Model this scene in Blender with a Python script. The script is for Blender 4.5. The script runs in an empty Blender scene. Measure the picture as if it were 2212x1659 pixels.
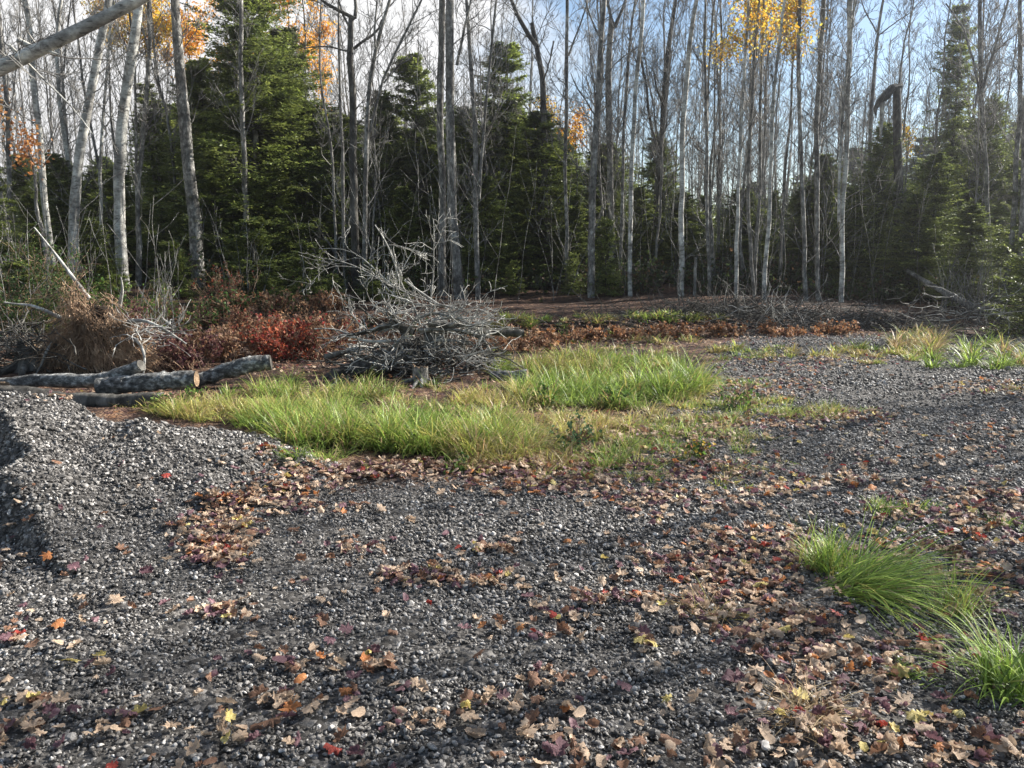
import bpy, math, random
import numpy as np
from mathutils import Vector
R = np.random.default_rng(7)
random.seed(7)
SC = bpy.context.scene
COL = SC.collection

# ------------------------------------------------------------------ camera
CAMH, PITCH, F = 1.6, math.radians(9.51), 1663.0      # F is the focal length for a 2212 px wide picture
cam = bpy.data.cameras.new('camera'); co = bpy.data.objects.new('camera', cam); COL.objects.link(co)
cam.sensor_width = 36; cam.lens = 36*F/2212; cam.clip_start = 0.05; cam.clip_end = 2000
co.location = (0, 0, CAMH); co.rotation_euler = (math.pi/2-PITCH, 0, 0); SC.camera = co

# ------------------------------------------------------------------ sun and sky
SUN_AZ, SUN_EL = math.radians(64), math.radians(31)
S = Vector((math.sin(SUN_AZ)*math.cos(SUN_EL), math.cos(SUN_AZ)*math.cos(SUN_EL), math.sin(SUN_EL)))
sl = bpy.data.lights.new('sun', 'SUN'); sl.energy = 5.0; sl.angle = math.radians(0.5); sl.color = (1, .95, .88)
so = bpy.data.objects.new('sun', sl); COL.objects.link(so); so.rotation_euler = S.to_track_quat('Z', 'Y').to_euler()
w = bpy.data.worlds.new('World'); SC.world = w; w.use_nodes = True
nt = w.node_tree; N = nt.nodes; L = nt.links; bg = N['Background']
sky = N.new('ShaderNodeTexSky'); sky.sky_type = 'NISHITA'; sky.sun_disc = False
sky.sun_elevation = SUN_EL; sky.sun_rotation = SUN_AZ; sky.air_density = 1.0; sky.dust_density = 0.3; sky.ozone_density = 2.0
tc = N.new('ShaderNodeTexCoord')
mp = N.new('ShaderNodeMapping'); mp.inputs['Location'].default_value = (0.35, 0.0, 0.1); mp.inputs['Scale'].default_value = (1, 1, 1.7)
no = N.new('ShaderNodeTexNoise'); no.inputs['Scale'].default_value = 2.1; no.inputs['Detail'].default_value = 7; no.inputs['Roughness'].default_value = .55
L.new(tc.outputs['Generated'], mp.inputs['Vector']); L.new(mp.outputs['Vector'], no.inputs['Vector'])
sx = N.new('ShaderNodeSeparateXYZ'); L.new(tc.outputs['Generated'], sx.inputs[0])
ma = N.new('ShaderNodeMath'); ma.operation = 'MULTIPLY_ADD'; L.new(sx.outputs['X'], ma.inputs[0]); ma.inputs[1].default_value = -0.75; L.new(no.outputs['Fac'], ma.inputs[2])
cr = N.new('ShaderNodeValToRGB'); cr.color_ramp.elements[0].position = .42; cr.color_ramp.elements[1].position = .56
L.new(ma.outputs[0], cr.inputs[0])
mx = N.new('ShaderNodeMix'); mx.data_type = 'RGBA'; yr = N.new('ShaderNodeMapRange'); L.new(sx.outputs['Y'], yr.inputs['Value']); yr.inputs['From Min'].default_value = -.6; yr.inputs['From Max'].default_value = .6; yr.inputs['To Min'].default_value = 0
cm_ = N.new('ShaderNodeMath'); cm_.operation = 'MULTIPLY'; L.new(cr.outputs['Color'], cm_.inputs[0]); L.new(yr.outputs[0], cm_.inputs[1]); L.new(cm_.outputs[0], mx.inputs['Factor'])
sg = N.new('ShaderNodeMix'); sg.data_type = 'RGBA'; sg.blend_type = 'MULTIPLY'; sg.inputs['Factor'].default_value = 1; L.new(sky.outputs[0], sg.inputs['A']); sg.inputs['B'].default_value = (1.2, 1.17, 1.12, 1); L.new(sg.outputs['Result'], mx.inputs['A']); mx.inputs['B'].default_value = (7.4, 7.4, 7.45, 1)
L.new(mx.outputs['Result'], bg.inputs['Color']); bg.inputs['Strength'].default_value = 0.05
SC.view_settings.view_transform = 'Standard'; SC.view_settings.look = 'None'; SC.view_settings.exposure = 1.58; SC.view_settings.gamma = 1
SC.render.engine = 'CYCLES'
SC.cycles.max_bounces = 5; SC.cycles.diffuse_bounces = 2; SC.cycles.transmission_bounces = 2; SC.cycles.glossy_bounces = 1

# ------------------------------------------------------------------ helpers
def hash2(ix, iy, s):
    h = (ix*374761393 + iy*668265263 + s*974711) & 0xffffffff
    h = ((h ^ (h >> 13))*1274126177) & 0xffffffff
    return ((h ^ (h >> 16)) & 0xffff)/65535.0
def vn(x, y, sc, s=0):
    x = np.asarray(x, float)*sc; y = np.asarray(y, float)*sc
    ix = np.floor(x).astype(np.int64); iy = np.floor(y).astype(np.int64); fx = x-ix; fy = y-iy
    fx = fx*fx*(3-2*fx); fy = fy*fy*(3-2*fy)
    return (hash2(ix, iy, s)*(1-fx)+hash2(ix+1, iy, s)*fx)*(1-fy)+(hash2(ix, iy+1, s)*(1-fx)+hash2(ix+1, iy+1, s)*fx)*fy
def ss(a, b, x): t = np.clip((np.asarray(x, float)-a)/(b-a), 0, 1); return t*t*(3-2*t)
def ground(x, y):
    x = np.asarray(x, float); y = np.asarray(y, float)
    z = (vn(x, y, .45, 1)-.5)*.09*ss(5, 9, np.hypot(x+2.5, y-5.5)) + (vn(x, y, 1.7, 2)-.5)*.04
    edge = 15.6 + 1.2*(vn(x, x*0, .5, 3)-.5) + ss(3.5, 9, x)*2.0
    z = z + ss(edge-.35, edge+.35, y)*.32*(1-ss(7.5, 11, x)*.5) + ss(15, 26, y)*.35*vn(x, y, .5, 4)
    z = z + ss(14, 30, y)*.25 - .05*ss(.5, 1.5, 1-np.abs(x-4-(y-8)*.3)/2.2)*ss(12, 8, y)*0
    z = z + .25*ss(5, 9, -x)*ss(9, 12, y)
    return z
def segcone(x, y, a, b, ha, hb, sr, sl_):
    ax, ay = a; bx, by = b; dx, dy = bx-ax, by-ay; q = dx*dx+dy*dy
    t = np.clip(((x-ax)*dx+(y-ay)*dy)/q, 0, 1)
    cx, cy = ax+t*dx, ay+t*dy; d = np.hypot(x-cx, y-cy)
    side = (x-cx)*dy-(y-cy)*dx
    s = np.where(side > 0, sr, sl_)
    return ha+(hb-ha)*t - s*d
def pile(x, y):
    x = np.asarray(x, float); y = np.asarray(y, float)
    def cone(cx, cy, h, s, k=.14): return h+k*s - s*np.sqrt((x-cx)**2+(y-cy)**2+k*k)
    x = x+(vn(x, y, 1.6, 41)-.5)*.55+(vn(x, y, 4.5, 43)-.5)*.16; y = y+(vn(x, y, 1.6, 42)-.5)*.45
    a = cone(-4.35, 5.95, .58, .48, .25)
    b = cone(-2.75, 5.6, .42, .36, .22)
    c = segcone(x, y, (-3.75, 5.55), (-2.15, 3.65), .58, .13, 1.4, .40)
    e = segcone(x, y, (-5.4, 3.6), (-4.2, 3.3), .20, .0, .3, .3)
    h = np.logaddexp(np.logaddexp(a*20, b*20), np.logaddexp(c*20, e*20))/20
    h = h + (vn(x, y, 2.2, 11)-.5)*.09 + (vn(x, y, 7, 12)-.5)*.035
    return h - .05
def surf(x, y): return np.maximum(ground(x, y), pile(x, y))

cp, sp = math.cos(PITCH), math.sin(PITCH)
def ray(u, v):
    u = (np.asarray(u, float)-1106)/F; v = (829.5-np.asarray(v, float))/F
    return np.stack([u, cp+v*sp, -sp+v*cp], -1)
def pix(u, v, D):
    r = ray(u, v); t = D/r[..., 1]
    return r*np.asarray(t)[..., None] + np.array([0, 0, CAMH])
def hit(u, v):
    """where the line of sight (u, v) meets the ground; returns x, y"""
    r = ray(u, v); t = np.full(r.shape[:-1], 1.6); done = np.zeros(t.shape, bool); T = 1.6
    while T < 60:
        x, y, z = r[..., 0]*T, r[..., 1]*T, CAMH+r[..., 2]*T
        h = (z <= surf(x, y)) & ~done
        t[h] = T; done |= h; T *= 1.006
    t[~done] = 60
    return r[..., 0]*t, r[..., 1]*t

def mesh(name, V, faces, mats, mi=None, smooth=True, attr=None):
    """faces: list of int arrays (n,3)/(n,4)"""
    me = bpy.data.meshes.new(name)
    V = np.asarray(V, np.float32); me.vertices.add(len(V)); me.vertices.foreach_set('co', V.ravel())
    idx = np.concatenate([f.ravel() for f in faces]).astype(np.int32)
    sizes = np.concatenate([np.full(len(f), f.shape[1]) for f in faces]).astype(np.int32)
    me.loops.add(len(idx)); me.loops.foreach_set('vertex_index', idx)
    me.polygons.add(len(sizes)); st = np.concatenate([[0], np.cumsum(sizes)[:-1]]).astype(np.int32)
    me.polygons.foreach_set('loop_start', st); me.polygons.foreach_set('loop_total', sizes)
    for m in mats: me.materials.append(m)
    if mi is not None: me.polygons.foreach_set('material_index', np.asarray(mi, np.int32))
    me.polygons.foreach_set('use_smooth', np.full(len(sizes), smooth))
    if attr:
        for k, a in attr.items():
            a = np.asarray(a, np.float32)
            if a.ndim == 1: at = me.attributes.new(k, 'FLOAT', 'POINT'); at.data.foreach_set('value', a)
            else: at = me.attributes.new(k, 'FLOAT_COLOR', 'POINT'); at.data.foreach_set('color', np.concatenate([a, np.ones((len(a), 1), np.float32)], 1).ravel())
    me.update(); return me
def tag(o, label=None, cat=None, group=None, kind=None):
    if label: o['label'] = label
    if cat: o['category'] = cat
    if group: o['group'] = group
    if kind: o['kind'] = kind
    return o
def obj(name, me, parent=None, loc=(0, 0, 0)):
    o = bpy.data.objects.new(name, me); COL.objects.link(o)
    if parent: o.parent = parent
    else: o.location = loc
    return o
def thing(name, label, cat, loc, group=None, rz=0):
    o = bpy.data.objects.new(name, None); COL.objects.link(o); o.location = loc; o.rotation_euler = (0, 0, rz); o.empty_display_size = .2
    return tag(o, label, cat, group)
def copy_thing(src, loc, rz=0, sc=1.0, label=None, group=None):
    r = src.copy(); COL.objects.link(r); r.location = loc; r.rotation_euler = (0, 0, rz)
    r.scale = (sc, sc, sc) if np.isscalar(sc) else sc
    if label: r['label'] = label
    if group: r['group'] = group
    for ch in src.children:
        c = ch.copy(); COL.objects.link(c); c.parent = r
    return r

def tubes(lines, sides=4, cap=False):
    """lines: list of (pts(n,3), radii(n)); returns verts, quads (and a per-vertex line index)"""
    by = {}
    for p, r in lines: by.setdefault(len(p), []).append((p, r))
    VV, FF, off = [], [], 0
    for n, ls in by.items():
        P = np.array([l[0] for l in ls], float); Rr = np.array([l[1] for l in ls], float)
        T = np.gradient(P, axis=1); T /= np.linalg.norm(T, axis=2, keepdims=True)+1e-9
        ref = np.where(np.abs(T[:, :1, 2:3]) > .8, np.array([1., 0, 0]), np.array([0, 0, 1.]))
        A = np.cross(T, np.broadcast_to(ref, T.shape)); A /= np.linalg.norm(A, axis=2, keepdims=True)+1e-9
        B = np.cross(T, A)
        th = np.arange(sides)*2*math.pi/sides
        v = P[:, :, None]+Rr[:, :, None, None]*(A[:, :, None]*np.cos(th)[None, None, :, None]+B[:, :, None]*np.sin(th)[None, None, :, None])
        M = len(ls); VV.append(v.reshape(-1, 3))
        base = (np.arange(M)*n*sides)[:, None, None]; row = (np.arange(n-1)*sides)[None, :, None]; k = np.arange(sides)[None, None, :]; k2 = (k+1) % sides
        FF.append(np.stack([base+row+k, base+row+k2, base+row+sides+k2, base+row+sides+k], -1).reshape(-1, 4)+off)
        off += M*n*sides
    return np.concatenate(VV), np.concatenate(FF)
def resample(P, n):
    P = np.asarray(P, float); d = np.concatenate([[0], np.cumsum(np.linalg.norm(np.diff(P, axis=0), axis=1))]); d /= d[-1]
    t = np.linspace(0, 1, n); Q = np.stack([np.interp(t, d, P[:, i]) for i in range(P.shape[1])], 1)
    if n > 6:
        for _ in range(3): Q[1:-1] = .25*Q[:-2]+.5*Q[1:-1]+.25*Q[2:]
    return Q

# ------------------------------------------------------------------ materials
def mat(name, rough=.8, spec=.3):
    m = bpy.data.materials.new(name); m.use_nodes = True; b = m.node_tree.nodes['Principled BSDF']
    b.inputs['Roughness'].default_value = rough; b.inputs['Specular IOR Level'].default_value = spec
    return m, m.node_tree.nodes, m.node_tree.links, b
def ramp(N, cols, pos=None):
    r = N.new('ShaderNodeValToRGB'); e = r.color_ramp.elements
    pos = pos or [i/(len(cols)-1) for i in range(len(cols))]
    while len(e) < len(cols): e.new(.5)
    for i, (c, p) in enumerate(zip(cols, pos)): e[i].position = p; e[i].color = (*c, 1)
    return r
def noise(N, L, vec, scale, det=4, rough=.6):
    n = N.new('ShaderNodeTexNoise'); n.inputs['Scale'].default_value = scale; n.inputs['Detail'].default_value = det; n.inputs['Roughness'].default_value = rough
    if vec: L.new(vec, n.inputs['Vector'])
    return n
def bark_mat(name, lo, mid, hi, zs=.35, sc=9, birch=False):
    m, N, L, b = mat(name, .85, .2)
    tc = N.new('ShaderNodeTexCoord'); mp = N.new('ShaderNodeMapping'); mp.inputs['Scale'].default_value = (1, 1, zs); L.new(tc.outputs['Object'], mp.inputs[0])
    n = noise(N, L, mp.outputs[0], sc, 6, .7); r = ramp(N, [lo, mid, hi], [.33, .5, .66]); L.new(n.outputs['Fac'], r.inputs[0]); out = r.outputs[0]
    n2 = noise(N, L, tc.outputs['Object'], 2.2, 3); r2 = ramp(N, [(.35, .34, .32), (1.15, 1.15, 1.1)], [.40, .58]); L.new(n2.outputs['Fac'], r2.inputs[0])
    mm = N.new('ShaderNodeMix'); mm.data_type = 'RGBA'; mm.blend_type = 'MULTIPLY'; mm.inputs['Factor'].default_value = .8
    L.new(out, mm.inputs['A']); L.new(r2.outputs[0], mm.inputs['B']); out = mm.outputs['Result']
    if birch:
        mp2 = N.new('ShaderNodeMapping'); mp2.inputs['Scale'].default_value = (3, 3, 10); L.new(tc.outputs['Object'], mp2.inputs[0])
        n3 = noise(N, L, mp2.outputs[0], 2.2, 3); r3 = ramp(N, [(.28, .27, .25), (1, 1, 1)], [.34, .44]); L.new(n3.outputs['Fac'], r3.inputs[0])
        m3 = N.new('ShaderNodeMix'); m3.data_type = 'RGBA'; m3.blend_type = 'MULTIPLY'; m3.inputs['Factor'].default_value = .85
        L.new(out, m3.inputs['A']); L.new(r3.outputs[0], m3.inputs['B']); out = m3.outputs['Result']
    L.new(out, b.inputs['Base Color'])
    bp = N.new('ShaderNodeBump'); bp.inputs['Strength'].default_value = .7; bp.inputs['Distance'].default_value = .02; L.new(n.outputs['Fac'], bp.inputs['Height']); L.new(bp.outputs[0], b.inputs['Normal'])
    return m
M_GREY = bark_mat('bark_grey', (.055, .053, .05), (.19, .183, .17), (.46, .445, .42), .6, 13)
M_BIRCH = bark_mat('bark_birch', (.20, .19, .18), (.46, .45, .42), (.68, .67, .63), 1.5, 6, True)
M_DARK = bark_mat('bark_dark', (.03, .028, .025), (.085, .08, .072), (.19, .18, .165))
M_TWIG = bark_mat('twig_grey', (.12, .115, .11), (.22, .21, .20), (.34, .33, .31), 1, 4)
M_DEAD = bark_mat('dead_wood', (.13, .125, .12), (.36, .35, .33), (.58, .57, .54), .5, 12)
M_LOG = bark_mat('log_bark', (.03, .03, .03), (.15, .15, .147), (.55, .545, .53), 1.6, 14)
M_WOOD = bark_mat('cut_wood', (.08, .055, .038), (.20, .135, .085), (.36, .26, .17), 1, 26)
M_ROOT = bark_mat('root_fibre', (.18, .10, .065), (.42, .28, .18), (.62, .45, .32), 1, 10)
M_SOIL = bark_mat('soil', (.012, .009, .007), (.04, .028, .02), (.09, .06, .04), 1, 12)

def attr_mat(name, rough=.6, transl=.3, spec=.3, nsc=30):
    m, N, L, b = mat(name, rough, spec)
    a = N.new('ShaderNodeAttribute'); a.attribute_name = 'Col'
    tc = N.new('ShaderNodeTexCoord'); n = noise(N, L, tc.outputs['Object'], nsc, 2)
    r = ramp(N, [(.75, .75, .75), (1.2, 1.2, 1.2)], [.3, .7]); L.new(n.outputs['Fac'], r.inputs[0])
    mm = N.new('ShaderNodeMix'); mm.data_type = 'RGBA'; mm.blend_type = 'MULTIPLY'; mm.inputs['Factor'].default_value = 1
    L.new(a.outputs['Color'], mm.inputs['A']); L.new(r.outputs[0], mm.inputs['B']); L.new(mm.outputs['Result'], b.inputs['Base Color'])
    t = N.new('ShaderNodeBsdfTranslucent'); L.new(mm.outputs['Result'], t.inputs['Color'])
    ms = N.new('ShaderNodeMixShader'); ms.inputs[0].default_value = transl
    L.new(b.outputs[0], ms.inputs[1]); L.new(t.outputs[0], ms.inputs[2]); L.new(ms.outputs[0], N['Material Output'].inputs[0])
    return m
M_NEEDLE = attr_mat('needles', .5, .42, .45, 4)
M_LEAF = attr_mat('leaf', .6, .45, .3, 8)
M_GRASS = attr_mat('grass_blade', .5, .4, .4, 6)

def leaf_mat(name, base, dark, edge):
    m, N, L, b = mat(name, .6, .3)
    tc = N.new('ShaderNodeTexCoord'); oi = N.new('ShaderNodeObjectInfo')
    n = noise(N, L, tc.outputs['Object'], 35, 5, .7)
    r = ramp(N, [dark, base, edge], [.3, .52, .72]); L.new(n.outputs['Fac'], r.inputs[0])
    L.new(r.outputs[0], b.inputs['Base Color'])
    wv = N.new('ShaderNodeTexNoise'); wv.inputs['Scale'].default_value = 120; L.new(tc.outputs['Object'], wv.inputs['Vector'])
    bp = N.new('ShaderNodeBump'); bp.inputs['Strength'].default_value = .6; bp.inputs['Distance'].default_value = .003; L.new(wv.outputs['Fac'], bp.inputs['Height']); L.new(bp.outputs[0], b.inputs['Normal'])
    t = N.new('ShaderNodeBsdfTranslucent'); L.new(r.outputs[0], t.inputs['Color'])
    ms = N.new('ShaderNodeMixShader'); ms.inputs[0].default_value = .3
    L.new(b.outputs[0], ms.inputs[1]); L.new(t.outputs[0], ms.inputs[2]); L.new(ms.outputs[0], N['Material Output'].inputs[0])
    return m
LEAFM = [leaf_mat('leaf_tan', (.52, .385, .27), (.29, .19, .125), (.70, .56, .42)),
         leaf_mat('leaf_brown', (.24, .13, .08), (.11, .055, .035), (.38, .24, .16)),
         leaf_mat('leaf_maroon', (.17, .085, .10), (.065, .03, .04), (.38, .25, .25)),
         leaf_mat('leaf_rust', (.50, .20, .07), (.26, .08, .03), (.62, .32, .14)),
         leaf_mat('leaf_red', (.33, .05, .035), (.15, .02, .02), (.45, .12, .08)),
         leaf_mat('leaf_yellow', (.56, .46, .16), (.38, .26, .08), (.68, .6, .3))]

# ground: gravel where people drive, litter and soil elsewhere
def ground_mat():
    m, N, L, b = mat('ground_gravel_and_soil', .9, .2)
    tc = N.new('ShaderNodeTexCoord'); g = N.new('ShaderNodeAttribute'); g.attribute_name = 'gravel'
    v = N.new('ShaderNodeTexVoronoi'); v.inputs['Scale'].default_value = 32; L.new(tc.outputs['Object'], v.inputs['Vector'])
    rc = ramp(N, [(.028, .026, .024), (.067, .063, .058), (.123, .116, .108), (.225, .213, .198)], [0, .4, .8, 1])
    sp_ = N.new('ShaderNodeSeparateColor'); L.new(v.outputs['Color'], sp_.inputs[0]); L.new(sp_.outputs[0], rc.inputs[0])
    n = noise(N, L, tc.outputs['Object'], 14, 8, .75)
    rs = ramp(N, [(.014, .010, .008), (.05, .03, .02), (.11, .07, .045), (.22, .15, .10)], [.3, .45, .58, .75]); L.new(n.outputs['Fac'], rs.inputs[0])
    mm = N.new('ShaderNodeMix'); mm.data_type = 'RGBA'; L.new(g.outputs['Fac'], mm.inputs['Factor']); L.new(rs.outputs[0], mm.inputs['A']); L.new(rc.outputs[0], mm.inputs['B'])
    v2 = N.new('ShaderNodeTexVoronoi'); v2.inputs['Scale'].default_value = 15; v2.inputs['Randomness'].default_value = 1; L.new(tc.outputs['Object'], v2.inputs['Vector'])
    s2 = N.new('ShaderNodeSeparateColor'); L.new(v2.outputs['Color'], s2.inputs[0]); rl = ramp(N, [(.025, .015, .012), (.075, .033, .03), (.13, .072, .047), (.26, .17, .11), (.22, .10, .04)], [0, .3, .55, .85, 1]); L.new(s2.outputs[1], rl.inputs[0])
    m4 = N.new('ShaderNodeMix'); m4.data_type = 'RGBA'; m4.inputs['Factor'].default_value = .7; L.new(rs.outputs[0], m4.inputs['A']); L.new(rl.outputs[0], m4.inputs['B']); n5 = noise(N, L, tc.outputs['Object'], 1.3, 5, .65); r5 = ramp(N, [(.25, .24, .23), (1, 1, 1)], [.42, .58]); L.new(n5.outputs['Fac'], r5.inputs[0])
    m5 = N.new('ShaderNodeMix'); m5.data_type = 'RGBA'; m5.blend_type = 'MULTIPLY'; m5.inputs['Factor'].default_value = 1; L.new(m4.outputs['Result'], m5.inputs['A']); L.new(r5.outputs[0], m5.inputs['B']); L.new(m5.outputs['Result'], mm.inputs['A'])
    L.new(mm.outputs['Result'], b.inputs['Base Color'])
    ad = N.new('ShaderNodeMath'); ad.operation = 'SUBTRACT'; L.new(n.outputs['Fac'], ad.inputs[0]); L.new(v.outputs['Distance'], ad.inputs[1])
    bp = N.new('ShaderNodeBump'); bp.inputs['Strength'].default_value = 1; bp.inputs['Distance'].default_value = .03; L.new(ad.outputs[0], bp.inputs['Height']); L.new(bp.outputs[0], b.inputs['Normal'])
    return m
M_GROUND = ground_mat()
def stone_mat():
    m, N, L, b = mat('crushed_stone', .6, .35)
    oi = N.new('ShaderNodeObjectInfo')
    r = ramp(N, [(.035, .032, .029), (.082, .076, .069), (.158, .148, .136), (.305, .288, .266), (.52, .495, .46)], [0, .35, .7, .93, 1]); L.new(oi.outputs['Random'], r.inputs[0])
    tc = N.new('ShaderNodeTexCoord'); n = noise(N, L, tc.outputs['Object'], 2.5, 4)
    rr = ramp(N, [(.65, .65, .65), (1.3, 1.3, 1.3)], [.35, .65]); L.new(n.outputs['Fac'], rr.inputs[0])
    mm = N.new('ShaderNodeMix'); mm.data_type = 'RGBA'; mm.blend_type = 'MULTIPLY'; mm.inputs['Factor'].default_value = 1
    L.new(r.outputs[0], mm.inputs['A']); L.new(rr.outputs[0], mm.inputs['B']); L.new(mm.outputs['Result'], b.inputs['Base Color'])
    return m
M_STONE = stone_mat()

# ------------------------------------------------------------------ ground
def axis(lo, hi, flo, fhi, d, g=1.09):
    a = list(np.arange(flo, fhi, d)); s = d; x = fhi
    while x < hi: a.append(x); s *= g; x += s
    a.append(hi); s = d; x = flo; pre = []
    while x > lo: s *= g; x -= s; pre.append(max(x, lo))
    return np.array(sorted(set(pre))+a)
def gravel_mask(x, y):
    n = (vn(x, y, 1.2, 21)-.5)*1.6 + (vn(x, y, 4, 22)-.5)*.7
    near = ss(6.0, 5.2, y+n*.5-.12*x)                    # forecourt
    # track leading off to the right and back
    c = 3.1+.42*(y-7); wd = 1.9+.06*y
    track = ss(wd+.5, wd-.3, np.abs(x-c-.8)+n*.45)*ss(16.0, 14.5, y+n*.6)
    right = ss(.2, 1.4, x-1.0-(y-4.5)*.9+n*.4)*ss(12, 10, y)
    return np.clip(np.maximum(np.maximum(near, track), right), 0, 1)
xs = axis(-130, 130, -7, 9, .09); ys = axis(-12, 200, 1.2, 17, .09)
X, Y = np.meshgrid(xs, ys); nx, ny = len(xs), len(ys)
Zg = ground(X, Y) + (vn(X, Y, 9, 31)-.5)*.02
ii = (np.arange(ny-1)[:, None]*nx+np.arange(nx-1)[None, :]).ravel()
q = np.stack([ii, ii+1, ii+nx+1, ii+nx], 1)
me = mesh('ground', np.stack([X, Y, Zg], -1).reshape(-1, 3), [q], [M_GROUND], attr={'gravel': gravel_mask(X, Y).ravel()})
tag(obj('ground', me), kind='structure')

# gravel pile
px_ = np.arange(-7.2, -.9, .045); py_ = np.arange(2.6, 8.4, .045)
X, Y = np.meshgrid(px_, py_); Zp = pile(X, Y); G = ground(X, Y); keep = Zp > G-.05
nx, ny = len(px_), len(py_)
ii = (np.arange(ny-1)[:, None]*nx+np.arange(nx-1)[None, :]).ravel()
q = np.stack([ii, ii+1, ii+nx+1, ii+nx], 1); kf = keep.ravel()[q].all(1); q = q[kf]
used = np.unique(q); rem = np.zeros(nx*ny, int); rem[used] = np.arange(len(used))
Vp = np.stack([X, Y, Zp], -1).reshape(-1, 3)[used]
org = np.array([-3.4, 5.4, 0])
me = mesh('gravel_pile', Vp-org, [rem[q]], [M_GROUND], attr={'gravel': np.ones(len(used))})
PILE = obj('gravel_pile', me, loc=org); tag(PILE, 'low two-humped heap of grey crushed stone at the left of the clearing', 'gravel pile')

# stones: small faceted rocks set on points
def rock(seed, sub):
    import bmesh
    r = np.random.default_rng(seed); bm = bmesh.new(); bmesh.ops.create_icosphere(bm, subdivisions=sub, radius=1)
    dirs = r.normal(size=(7, 3)); dirs /= np.linalg.norm(dirs, axis=1)[:, None]; dd = r.uniform(.55, .9, 7)
    sc = np.array([1, r.uniform(.6, .9), r.uniform(.45, .7)])
    for v in bm.verts:
        p = np.array(v.co)
        for a, d in zip(dirs, dd):
            e = p@a-d
            if e > 0: p = p-a*e*.95
        p = p*sc*(1+.05*r.normal()); v.co = p
    me = bpy.data.meshes.new('stone'); bm.to_mesh(me); bm.free(); me.materials.append(M_STONE)
    return bpy.data.objects.new('stone', me)
def instancer(name, P, rot, scl, idx, col, parent=None, org=(0, 0, 0)):
    me = bpy.data.meshes.new(name); me.vertices.add(len(P)); me.vertices.foreach_set('co', (P-np.array(org)).astype(np.float32).ravel())
    for k, a in (('rot', rot), ('scl', scl)):
        at = me.attributes.new(k, 'FLOAT_VECTOR', 'POINT'); at.data.foreach_set('vector', a.astype(np.float32).ravel())
    at = me.attributes.new('idx', 'INT', 'POINT'); at.data.foreach_set('value', idx.astype(np.int32))
    o = obj(name, me, parent)
    g = bpy.data.node_groups.new(name, 'GeometryNodeTree'); g.interface.new_socket('Geometry', in_out='INPUT', socket_type='NodeSocketGeometry'); g.interface.new_socket('Geometry', in_out='OUTPUT', socket_type='NodeSocketGeometry')
    n, l = g.nodes, g.links; gi = n.new('NodeGroupInput'); go = n.new('NodeGroupOutput'); ip = n.new('GeometryNodeInstanceOnPoints')
    ci = n.new('GeometryNodeCollectionInfo'); ci.inputs['Collection'].default_value = col; ci.inputs['Separate Children'].default_value = True; ci.inputs['Reset Children'].default_value = True
    def na(nm, t): a = n.new('GeometryNodeInputNamedAttribute'); a.data_type = t; a.inputs['Name'].default_value = nm; return a.outputs['Attribute']
    l.new(gi.outputs[0], ip.inputs['Points']); l.new(ci.outputs[0], ip.inputs['Instance']); ip.inputs['Pick Instance'].default_value = True
    l.new(na('idx', 'INT'), ip.inputs['Instance Index']); l.new(na('scl', 'FLOAT_VECTOR'), ip.inputs['Scale'])
    er = n.new('FunctionNodeEulerToRotation'); l.new(na('rot', 'FLOAT_VECTOR'), er.inputs[0]); l.new(er.outputs[0], ip.inputs['Rotation'])
    l.new(ip.outputs[0], go.inputs[0])
    md = o.modifiers.new('scatter', 'NODES'); md.node_group = g
    return o
stones = bpy.data.collections.new('stone_kinds')
for k in range(8): stones.objects.link(rock(100+k, 2 if k < 4 else 1))
def sample_wedge(d0, d1, dens):
    A = (d1*d1-d0*d0)*.74+(d1-d0)*1.0; A += (d1-d0)*1.2; n = int(A*dens)
    y = np.sqrt(R.uniform(d0*d0, d1*d1, n)); x = R.uniform(-1, 1, n)*(.74*y+1.0)
    return x, y
PTS = []
for d0, d1, dens, s0, s1, hi in ((1.9, 3.6, 6800, .006, .0145, 0), (3.6, 5.2, 4700, .0068, .0165, 0), (5.2, 8, 2500, .0085, .020, 4), (8, 15.5, 700, .013, .028, 4)):
    x, y = sample_wedge(d0, d1, dens)
    ip_ = pile(x, y) > ground(x, y)+.005
    g = gravel_mask(x, y); k = ip_ | (R.uniform(size=len(x)) < g)
    x, y, ip_ = x[k], y[k], ip_[k]
    s = s0*.8+(s1*1.12-s0*.8)*R.uniform(size=len(x))**3.2
    s *= .70+.45*vn(x, y, .7, 61); big = R.uniform(size=len(x)) < .006; s[big] *= 1.9
    z = surf(x, y)+s*R.uniform(-.1, .7, len(x)) + (vn(x, y, 30, 5)-.5)*.012
    PTS.append((x, y, z, s, ip_, hi+R.integers(0, 4, len(x))))
x, y, z, s, ip_, ki = [np.concatenate(a) for a in zip(*PTS)]
rot = np.stack([R.normal(0, .5, len(x)), R.normal(0, .5, len(x)), R.uniform(0, 6.28, len(x))], 1)
scl = s[:, None]*R.uniform(.8, 1.25, (len(x), 3)); P = np.stack([x, y, z], 1)
print('stones', len(x))
tag(instancer('gravel', P[~ip_], rot[~ip_], scl[~ip_], ki[~ip_], stones), 'dark grey crushed stone covering the forecourt and track', 'gravel', kind='stuff')
tag(instancer('stone', P[ip_], rot[ip_], scl[ip_], ki[ip_], stones, PILE, org), kind='stuff')

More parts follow.
